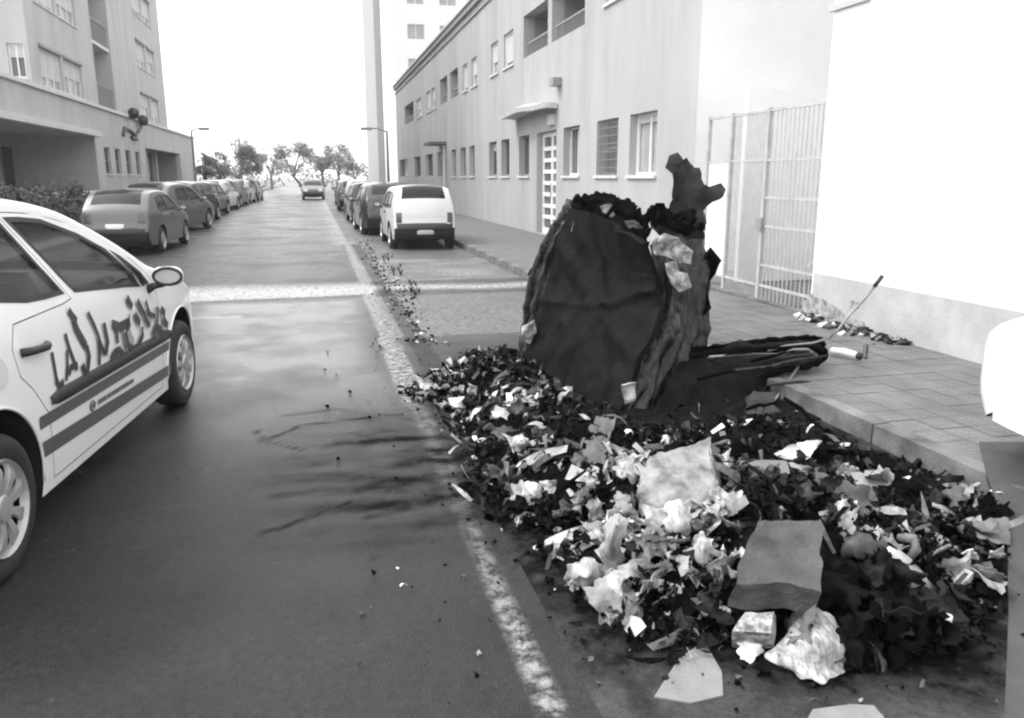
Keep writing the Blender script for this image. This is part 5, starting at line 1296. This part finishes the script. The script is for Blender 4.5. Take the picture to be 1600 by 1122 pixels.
# newspaper fan in front
item('newspaper', 'open sheaf of white newspaper with dark folds at the very front of the heap', 'newspaper', [[(1268,945,.13),(1295,962,.12),(1320,982,.09)],[(1232,985,.09),(1280,1000,.13),(1338,1008,.06)],[(1200,1026,.03),(1270,1038,.05),(1348,1026,.015)],[(1238,1048,.012),(1280,1066,.015),(1316,1050,.01)]], mat('printed_newspaper', 0.16, 0.75, 0.4, 22, 0.3, 60, v2=0.5, contrast=0.12, streak=(3,1,1)), 0.014, 0.004, 6, 0.02, 26, 24, sc_=8, smooth=True)
item('folded_paper', 'dark grey folded sheet behind the newspaper sheaf', 'paper', [[(1240,960,.10),(1275,935,.20)],[(1215,1015,.03),(1262,1000,.13)]], M_card, 0.02, 0.004, 7, 0.02)
whites = [
 ('plastic_bag', 'pale crumpled plastic bag at the left foot of the heap with a dark hole', 'plastic bag', [[(886,885,.12),(912,872,.16),(944,886,.12)],[(884,908,.05),(915,900,.12),(942,900,.06)],[(900,912,.03),(918,912,.03),(935,908,.03)]], M_white, .03),
 ('plastic_bag', 'upright white plastic bag below the big pale carton', 'plastic bag', [[(1040,786,.34),(1060,780,.36),(1078,792,.33)],[(1036,820,.26),(1060,815,.33),(1080,825,.27)],[(1045,846,.2),(1060,848,.22),(1074,840,.2)]], M_white, .025),
 ('plastic_cup', 'crushed oval white cup right of the upright bag', 'cup', [[(1085,838,.26),(1098,832,.28),(1112,845,.26)],[(1080,862,.2),(1098,860,.27),(1114,866,.2)],[(1090,888,.15),(1100,892,.16),(1110,884,.15)]], M_white, .02),
 ('folded_sheet', 'tall pale folded sheet standing in the left middle of the heap', 'paper', [[(955,808,.32),(968,804,.34),(982,815,.32)],[(942,850,.22),(955,845,.30),(968,850,.22)],[(945,880,.14),(960,885,.15),(975,876,.14)]], M_palecard, .02),
 ('folded_sheet', 'long pale folded sheet slanting above the plastic cup', 'paper', [[(960,780,.34),(985,785,.34)],[(985,812,.27),(1008,820,.27)]], M_palecard, .02),
 ('white_scrap', 'forked white scrap lying below the folded sheets', 'paper scrap', [[(963,885,.16),(1000,872,.2),(1025,885,.17)],[(968,902,.12),(985,900,.13),(1000,892,.14)]], M_white, .02),
 ('pale_scrap', 'light patch of paper left of the white cup', 'paper scrap', [[(1000,850,.24),(1032,842,.25)],[(1012,872,.19),(1040,868,.2)]], M_palecard, .025),
 ('white_scrap', 'small brilliant white scrap in the black left part of the heap', 'paper scrap', [[(812,756,.14),(832,752,.18),(848,760,.15)],[(818,770,.1),(834,774,.12),(846,768,.11)]], M['frame_white'], .02),
 ('white_scrap', 'white tuft of paper right beside the brilliant scrap', 'paper scrap', [[(845,752,.17),(868,750,.19)],[(850,768,.13),(866,772,.12)]], M_white, .03),
 ('white_scrap', 'white scrap at the far left tip of the heap next to the edge line', 'paper scrap', [[(655,598,.10),(672,600,.12)],[(660,612,.04),(674,612,.05)]], M['frame_white'], .02),
 ('white_scrap', 'white torn scrap at the upper left edge of the heap', 'paper scrap', [[(700,622,.12),(725,620,.16)],[(705,635,.08),(722,636,.08)]], M['frame_white'], .025),
 ('white_scrap', 'roundish white scrap under the front panel of the container', 'paper scrap', [[(732,600,.2),(745,602,.2)],[(733,615,.12),(744,616,.13)]], M_white, .025),
 ('crumpled_ball', 'round pale crumpled ball in the upper left of the heap', 'paper ball', [[(802,682,.2),(815,678,.23),(826,686,.2)],[(802,695,.15),(815,692,.22),(826,696,.16)],[(806,706,.1),(815,708,.12),(823,705,.12)]], M_white, .02),
 ('grey_rag', 'smooth grey rag hanging at the left middle below the container', 'rag', [[(935,650,.3),(965,652,.3)],[(905,700,.26),(950,690,.28)],[(925,745,.2),(950,740,.22)]], mat('grey_rag', 0.06, 0.8, 0.3, 6, v2=0.13), .04),
 ('pale_scrap', 'pale scrap right below the front corner of the container', 'paper scrap', [[(925,690,.26),(945,682,.28)],[(935,702,.2),(955,700,.22)]], M_palecard, .02),
 ('paper_sheet', 'pale flat paper sheet lying in front of the torn scrap by the kerb', 'paper', [[(1240,692,.2),(1286,688,.2)],[(1208,712,.16),(1262,716,.16)]], mat('pale_sheet', 0.2, 0.7, 0.3, 8, 0.2, 60, v2=0.7, contrast=0.15), .015),
 ('paper_sheet', 'bent pale sheet beside the small flat grey box', 'paper', [[(1232,722,.2),(1270,730,.2)],[(1240,748,.14),(1262,742,.15)]], M_palecard, .02),
 ('broken_board', 'broken grey board in front of the small flat grey box', 'board', [[(1165,772,.24),(1215,765,.26)],[(1180,795,.18),(1230,792,.18)]], M_card, .03),
 ('narrow_lath', 'narrow pale lath lying before the broken board', 'lath', [[(1160,786,.22),(1168,782,.23)],[(1184,808,.16),(1192,803,.17)]], M_palecard, .006),
 ('paint_can_lid', 'crumpled white container on its side right of the centre', 'container', [[(1300,784,.22),(1318,778,.26),(1336,784,.22)],[(1294,805,.14),(1318,800,.24),(1342,806,.14)],[(1304,824,.08),(1318,828,.1),(1338,822,.08)]], M_white, .02),
 ('white_scrap', 'white angular scrap right of the crumpled white container', 'paper scrap', [[(1355,800,.16),(1374,796,.2)],[(1352,822,.1),(1378,818,.1)]], M_white, .03),
 ('cardboard_sheet', 'light grey cardboard sheet lying by the kerb', 'cardboard', [[(1330,738,.12),(1372,742,.12),(1412,766,.12)],[(1340,760,.09),(1380,770,.09),(1405,780,.08)]], mat('light_cardboard', 0.16, 0.8, 0.3, 9, 0.2, 60, v2=0.30), .01),
 ('crushed_tube', 'battered pale grey tube slanting in the black right part', 'tube', None, None, 0),
 ('white_sachet', 'bright white sachet at the right end of the heap', 'sachet', [[(1502,860,.12),(1520,856,.14)],[(1508,874,.06),(1530,874,.08)]], M['frame_white'], .015),
 ('white_scrap', 'pale curled scrap at the far right rim of the heap', 'paper scrap', [[(1548,858,.1),(1568,852,.14)],[(1545,872,.05),(1570,870,.06)]], M_white, .02),
 ('grey_wrapper', 'long grey wrapper under the bright white sachet', 'wrapper', [[(1512,884,.1),(1545,886,.12),(1570,900,.08)],[(1522,900,.05),(1545,906,.06),(1565,908,.04)]], M_grey, .02),
 ('grey_tray', 'flat grey tray beside the bright white sachet', 'tray', [[(1518,815,.10),(1575,808,.08)],[(1530,850,.08),(1580,850,.05)]], mat('grey_tray', 0.12, 0.6, 0.2, 7, v2=0.2), .01),
 ('white_scrap', 'small white scrap on the black tip by the kerb', 'paper scrap', [[(1546,768,.1),(1562,770,.12)],[(1550,778,.06),(1574,782,.06)]], M['frame_white'], .02),
 ('grey_bag', 'dark grey sack sunk in the heap behind the battered tube', 'sack', [[(1290,842,.22),(1330,832,.26),(1380,850,.2)],[(1300,868,.16),(1345,862,.24),(1385,876,.15)],[(1330,885,.08),(1355,888,.1),(1380,890,.08)]], mat('dark_sack', 0.03, 0.5, 0.3, 6, v2=0.07), .04),
 ('grey_hose', 'curved grey hose end right of the dark grey sack', 'hose', None, None, 0),
]
for i, (nm, lab, cat, rows, m_, amp) in enumerate(whites):
    if rows: item(nm, lab, cat, rows, m_, amp, 0.004, 60+i*3, 0.012)
tu = thing('crushed_tube', 'battered pale grey tube slanting across the black right part of the heap', 'tube', tuple(Z(1425, 905, .1)))
tp_ = [Z(1393,868,.20), Z(1410,885,.17), Z(1430,905,.14), Z(1455,928,.09)]
MB().tube(tp_, [0.036,0.043,0.04,0.034], 14).build('tube_body', mat('battered_tube', 0.16, 0.5, 0.4, 9, 0.3, 40, v2=0.42), tu, smooth=True)
MB().tube([tp_[0]+(tp_[0]-tp_[1]).normalized()*0.03, tp_[0]], [0.018, 0.030], 12).build('tube_neck', M['frame_white'], tu, smooth=True)
tag(MB().tube([Z(1405,840,.2), Z(1428,842,.22), Z(1432,858,.18), Z(1418,876,.13)], [0.016,0.02,0.02,0.016], 8).build('grey_hose', M_grey, None, smooth=True), 'curved grey hose end right of the dark grey sack', 'hose')
cn_ = thing('toppled_bottle', 'small clear bottle with a pale cap standing in the black ash at the front right', 'bottle', tuple(Z(1476, 1000, .02)))
p = Z(1476, 1000, .02); MB().lathe([(0,0.001),(0.0,0.035),(0.03,0.030),(0.06,0.013),(0.075,0.011)], p, 'z', 14).build('bottle_body', M_grey, cn_, smooth=True)
MB().lathe([(0.07,0.001),(0.07,0.016),(0.095,0.016),(0.097,0.001)], p, 'z', 12).build('bottle_cap', M['frame_white'], cn_, smooth=True)
bx = thing('matchbox', 'small pale printed box lying tilted below the white sachet', 'box', tuple(Z(1497, 905, .06)))
q = MB(); hexa(q, [Z(1508,888,.11), Z(1522,894,.10), Z(1496,922,.06), Z(1482,914,.07)], [Z(1508,888,.11)-Vector((0,0,.03)), Z(1522,894,.10)-Vector((0,0,.03)), Z(1496,922,.06)-Vector((0,0,.03)), Z(1482,914,.07)-Vector((0,0,.03))]); q.build('box_body', M_white, bx)
q = MB(); q.poly([Z(1507,894,.112), Z(1514,897,.109), Z(1499,914,.085), Z(1491,910,.088)]); q.build('printed_panel', M['black'], bx)
tag(MB().tube([Z(1438,878,.16), Z(1462,862,.18), Z(1484,852,.18)], 0.007, 6).build('charred_stick', M_palecard, None), 'thin pale stick between the hose end and the sachet', 'stick')
for i, (a, b_, r_, lab) in enumerate([((1225,622,.25),(1290,672,.12),.012,'charred lath slanting down from the collapsed container to the kerb'),((1165,640,.2),(1215,628,.3),.012,'charred lath propped against the torn scrap'),((1300,850,.2),(1420,872,.14),.016,'long black charred lath in front of the crumpled white container'),((1345,905,.16),(1440,945,.07),.018,'thick charred lath lying below the battered tube'),((1330,935,.12),(1400,930,.1),.012,'short charred lath at the black front of the heap'),((870,770,.22),(915,735,.28),.01,'charred lath pointing up at the grey rag'),((1410,760,.12),(1480,778,.1),.014,'charred lath along the kerb near the light cardboard')]):
    m_ = MB(); A_ = Z(*a); B_ = Z(*b_); m_.tube([A_, A_.lerp(B_, .4)+Vector((.01,0,.01)), A_.lerp(B_, .7)-Vector((.01,0,.005)), B_], [r_, r_*1.1, r_*.9, r_*.6], 5)
    tag(m_.build('charred_lath', M_burn2, None), lab, 'lath', 'charred laths in the heap')
mp_ = MB()
for k in range(26):
    x = rnd.uniform(0.95, 3.0); y = rnd.uniform(2.2, 4.7)
    if hd_in(x, y) < 0.12: continue
    z = hz(x, y)+0.02; s_ = rnd.uniform(0.10, 0.22); a = rnd.uniform(0, 6.28); sd_ = rnd.uniform(0, 99)
    ctrl = []
    for i in range(3):
        row = []
        for j in range(3):
            px = x+(i-1)*s_*math.cos(a)-(j-1)*s_*0.7*math.sin(a); py = y+(i-1)*s_*math.sin(a)+(j-1)*s_*0.7*math.cos(a); row.append(Vector((px, py, hz(px, py)+0.035+0.03*noise.noise(Vector((i, j, sd_))))))
        ctrl.append(row)
    q = sheet(ctrl, 14, 14, amp=0.03, sc_=9, thick=0.005, seed=sd_, ragged=0.06); b = len(mp_.v); mp_.v += q.v; mp_.f += [tuple(b+i for i in f) for f in q.f]; mp_.mi += q.mi
tag(mp_.build('melted_film', M_burn2, None, smooth=True), 'patches of black melted plastic film fused over the ash', 'plastic', kind='stuff')
# a few dozen larger crumpled sheets nothing tells apart
M_news = mat('printed_newspaper', 0.16)
zs = [((860,735,1140,895), 60, 0.125, 'crumpled pale sheet among the white papers in the middle of the heap', 'crumpled sheets in the middle of the heap', (M_palecard, M_white, M_news, JM[2])),
      ((690,600,890,810), 44, 0.10, 'curled scorched sheet in the left arm of the heap', 'curled sheets in the left arm of the heap', (JM[2], M_palecard, JM[1], M_burn2)),
      ((1300,720,1570,860), 34, 0.11, 'scorched sheet in the right arm of the heap near the kerb', 'scorched sheets near the kerb', (JM[2], JM[1], M_palecard, M_burn2)),
      ((1290,860,1550,1010), 34, 0.14, 'black burnt sheet in the dark front right of the heap', 'black burnt sheets at the front right', (JM[0], M_burn2, JM[1])),
      ((940,890,1130,985), 26, 0.10, 'grey tangled sheet at the near left foot of the heap', 'grey sheets at the near left foot', (JM[1], JM[2], M_palecard, M_burn2)),
      ((1110,690,1310,800), 22, 0.12, 'sooty sheet between the big carton and the kerb', 'sooty sheets right of the big carton', (JM[1], M_burn2, JM[2]))]
LMK = [('big tilted grey box', 1212, 870), ('big pale carton panel', 1065, 745), ('upright white bag', 1058, 815), ('oval white cup', 1098, 862), ('pale bag at the left foot', 915, 893), ('tall folded sheet', 958, 850), ('brilliant white scrap', 832, 763),
       ('round pale ball', 814, 693), ('grey rag', 935, 700), ('small flat grey box', 1197, 738), ('broken board', 1197, 782), ('crumpled white container', 1318, 804), ('battered tube', 1425, 898), ('bright white sachet', 1516, 866), ('grey tray', 1550, 832),
       ('dark grey sack', 1340, 868), ('light grey cardboard', 1372, 758), ('capped bottle', 1476, 985), ('forked white scrap', 990, 890), ('newspaper sheaf', 1280, 1010), ('white upper left scrap', 712, 628), ('crushed speckled carton', 1175, 985)]
for (a, b_, c, d), n, s, lab, grp, ms in zs:
    for k in range(n):
        u, v = rnd.uniform(a, c), rnd.uniform(b_, d); q = gz(u, v, 0.2)
        if hd_in(q.x, q.y) < 0.02: continue
        z = hz(q.x, q.y); ss = s*rnd.uniform(0.7, 1.5); Rm = rot(rnd, 0.7); sd_ = rnd.uniform(0, 99); asp = rnd.uniform(0.45, 1)
        P0 = Vector((q.x, q.y, z+0.03+ss*0.15)); rows = []
        ctrl = [[P0+Rm@Vector(((i-1)*ss*0.5, (j-1)*ss*0.5*asp, ss*0.35*noise.noise(Vector((i*3.3, j*3.3, sd_))))) for j in range(3)] for i in range(3)]
        o = sheet(ctrl, 10, 10, amp=ss*0.22, sc_=14, thick=0.003, seed=sd_, ragged=ss*0.25).build('crumpled_sheet', rnd.choice(ms), None, smooth=True, sharp=50)
        uu, vv = proj(P0); nmk, lu, lv = min(LMK, key=lambda q_: (q_[1]-uu)**2+((q_[2]-vv)*1.3)**2)
        du, dv = uu-lu, (vv-lv)*1.2
        side_ = ('right of' if du > 0 else 'left of') if abs(du) > abs(dv) else ('in front of' if dv > 0 else 'behind')
        mm_ = o.data.materials[0].name; tone = 'pale' if 'pale' in mm_ else 'white' if 'white' in mm_ else 'mid grey' if 'mid' in mm_ else 'dark grey' if 'dark' in mm_ else 'sooty' if 'sooty' in mm_ or 'shreds' in mm_ else 'black'
        size_ = 'small' if ss < s*0.95 else 'large' if ss > s*1.3 else 'middling'
        form = 'narrow' if asp < 0.62 else 'curled' if asp < 0.82 else 'broad'
        lab2 = f'{size_} {form} {tone} crumpled sheet {side_} the {nmk}'
        tag(o, lab2, 'crumpled sheet', 'crumpled sheets strewn over the heap')
# plaster debris and dirt at the foot of the white wall, concrete cover near the camera
jm = MB()
for i in range(260):
    y = gy0-0.1-1.5*rnd.random()**1.3; x = XW-0.03-abs(rnd.gauss(0, .10)); jm.cur = rnd.choices(range(5), (10, 30, 35, 15, 10))[0]
    shred(jm, rnd, Vector((x, y, 0.135)), 2, rnd.uniform(0.02, 0.09), 0.4)
tag(jm.build('plaster_rubble', JM, None), 'crumbled plaster and dirt lying along the foot of the white wall by the gate', 'rubble', kind='stuff')
def flat_poly(name, pts, m_, z, kind='structure'):
    mb = MB(); pp = [gz(u, v, z) for u, v in pts]; mb.poly(pp); n = len(pp)
    for i in range(n): mb.quad(pp[i], pp[(i+1) % n], pp[(i+1) % n]-Vector((0,0,.03)), pp[i]-Vector((0,0,.03)))
    return tag(mb.build(name, m_, None), kind=kind)
M_cover = mat('pale_concrete_cover', 0.17, 0.6, 0.2, 8, 0.3, 90, v2=0.24)
flat_poly('concrete_cover', [(1022,1088),(1060,1030),(1100,1000),(1128,1050),(1130,1086),(1080,1098)], M_cover, 0.009)
flat_poly('concrete_cover', [(1262,1122),(1270,1108),(1330,1100),(1365,1102),(1384,1124),(1384,1150),(1255,1150)], M_cover, 0.012)

# smooth concrete ramp crossing the kerb at the right edge
ra = sheet([[gz(1530,690,.136), gz(1600,690,.136), gz(1700,690,.136)], [gz(1543,745,.136), gz(1620,760,.136), gz(1740,780,.136)], [gz(1574,830,.045), gz(1660,860,.045), gz(1780,900,.05)], [gz(1576,960,.006), gz(1690,980,.008), gz(1850,1000,.01)], [gz(1568,1160,.006), gz(1720,1180,.008), gz(1950,1200,.01)]], 24, 12, amp=0.002, sc_=3, thick=0.03, lin=True)
tag(ra.build('driveway_ramp', mat('smooth_ramp_concrete', 0.05, 0.75, 0.2, 5, 0.4, 90, v2=0.085, spec=0.2), None, smooth=True), kind='structure')
# scuffs, spalled plaster and damp at the foot of the white wall
M_scar = mat('bare_render_scar', 0.16, 0.95, 0.3, 14, 0.5, 50, v2=0.42, contrast=0.12)
for k, (poly, xo) in enumerate([([(1250,474),(1272,462),(1290,470),(1312,482),(1328,497),(1350,503),(1362,528),(1330,522),(1300,513),(1266,501)], 0.016), ([(1276,438),(1284,436),(1303,450),(1300,457),(1288,452)], 0.006), ([(1307,452),(1312,445),(1324,443),(1332,450),(1326,453),(1318,450)], 0.006), ([(1262,412),(1270,413),(1268,419),(1262,418)], 0.006), ([(1256,478),(1264,462),(1270,460),(1264,474)], 0.018), ([(1330,470),(1345,474),(1340,484),(1328,480)], 0.016)]):
    mb = MB(); pts = densify(poly, 5); pp = [ax(u+random.uniform(-1.5,1.5), v+random.uniform(-1.5,1.5), XW-xo) for u, v in pts]
    c = sum(pp, Vector())/len(pp)
    for i in range(len(pp)): mb.poly([c, pp[i], pp[(i+1) % len(pp)]]); mb.quad(pp[i], pp[(i+1) % len(pp)], pp[(i+1) % len(pp)]+Vector((xo,0,0)), pp[i]+Vector((xo,0,0)))
    mb.build('plaster_scar', M_scar, ww)
# ------------------------------------------------------------------ air
hz_b = MB().box(-70, 60, -12, 260, -1.2, 46.5)
hz_o = hz_b.build('haze', bpy.data.materials.new('haze'), None)
tag(hz_o, 'thin pale haze filling the street', 'haze', kind='stuff')
hm = hz_o.data.materials[0]; hm.use_nodes = True; hm.node_tree.nodes.clear()
pvn = hm.node_tree.nodes.new('ShaderNodeVolumePrincipled'); on = hm.node_tree.nodes.new('ShaderNodeOutputMaterial')
pvn.inputs['Density'].default_value = 0.0007; pvn.inputs['Color'].default_value = (0.95, 0.95, 0.95, 1); pvn.inputs['Anisotropy'].default_value = 0.2
hm.node_tree.links.new(pvn.outputs[0], on.inputs['Volume'])

for o in bpy.data.objects:
    if '_o' in o: del o['_o']
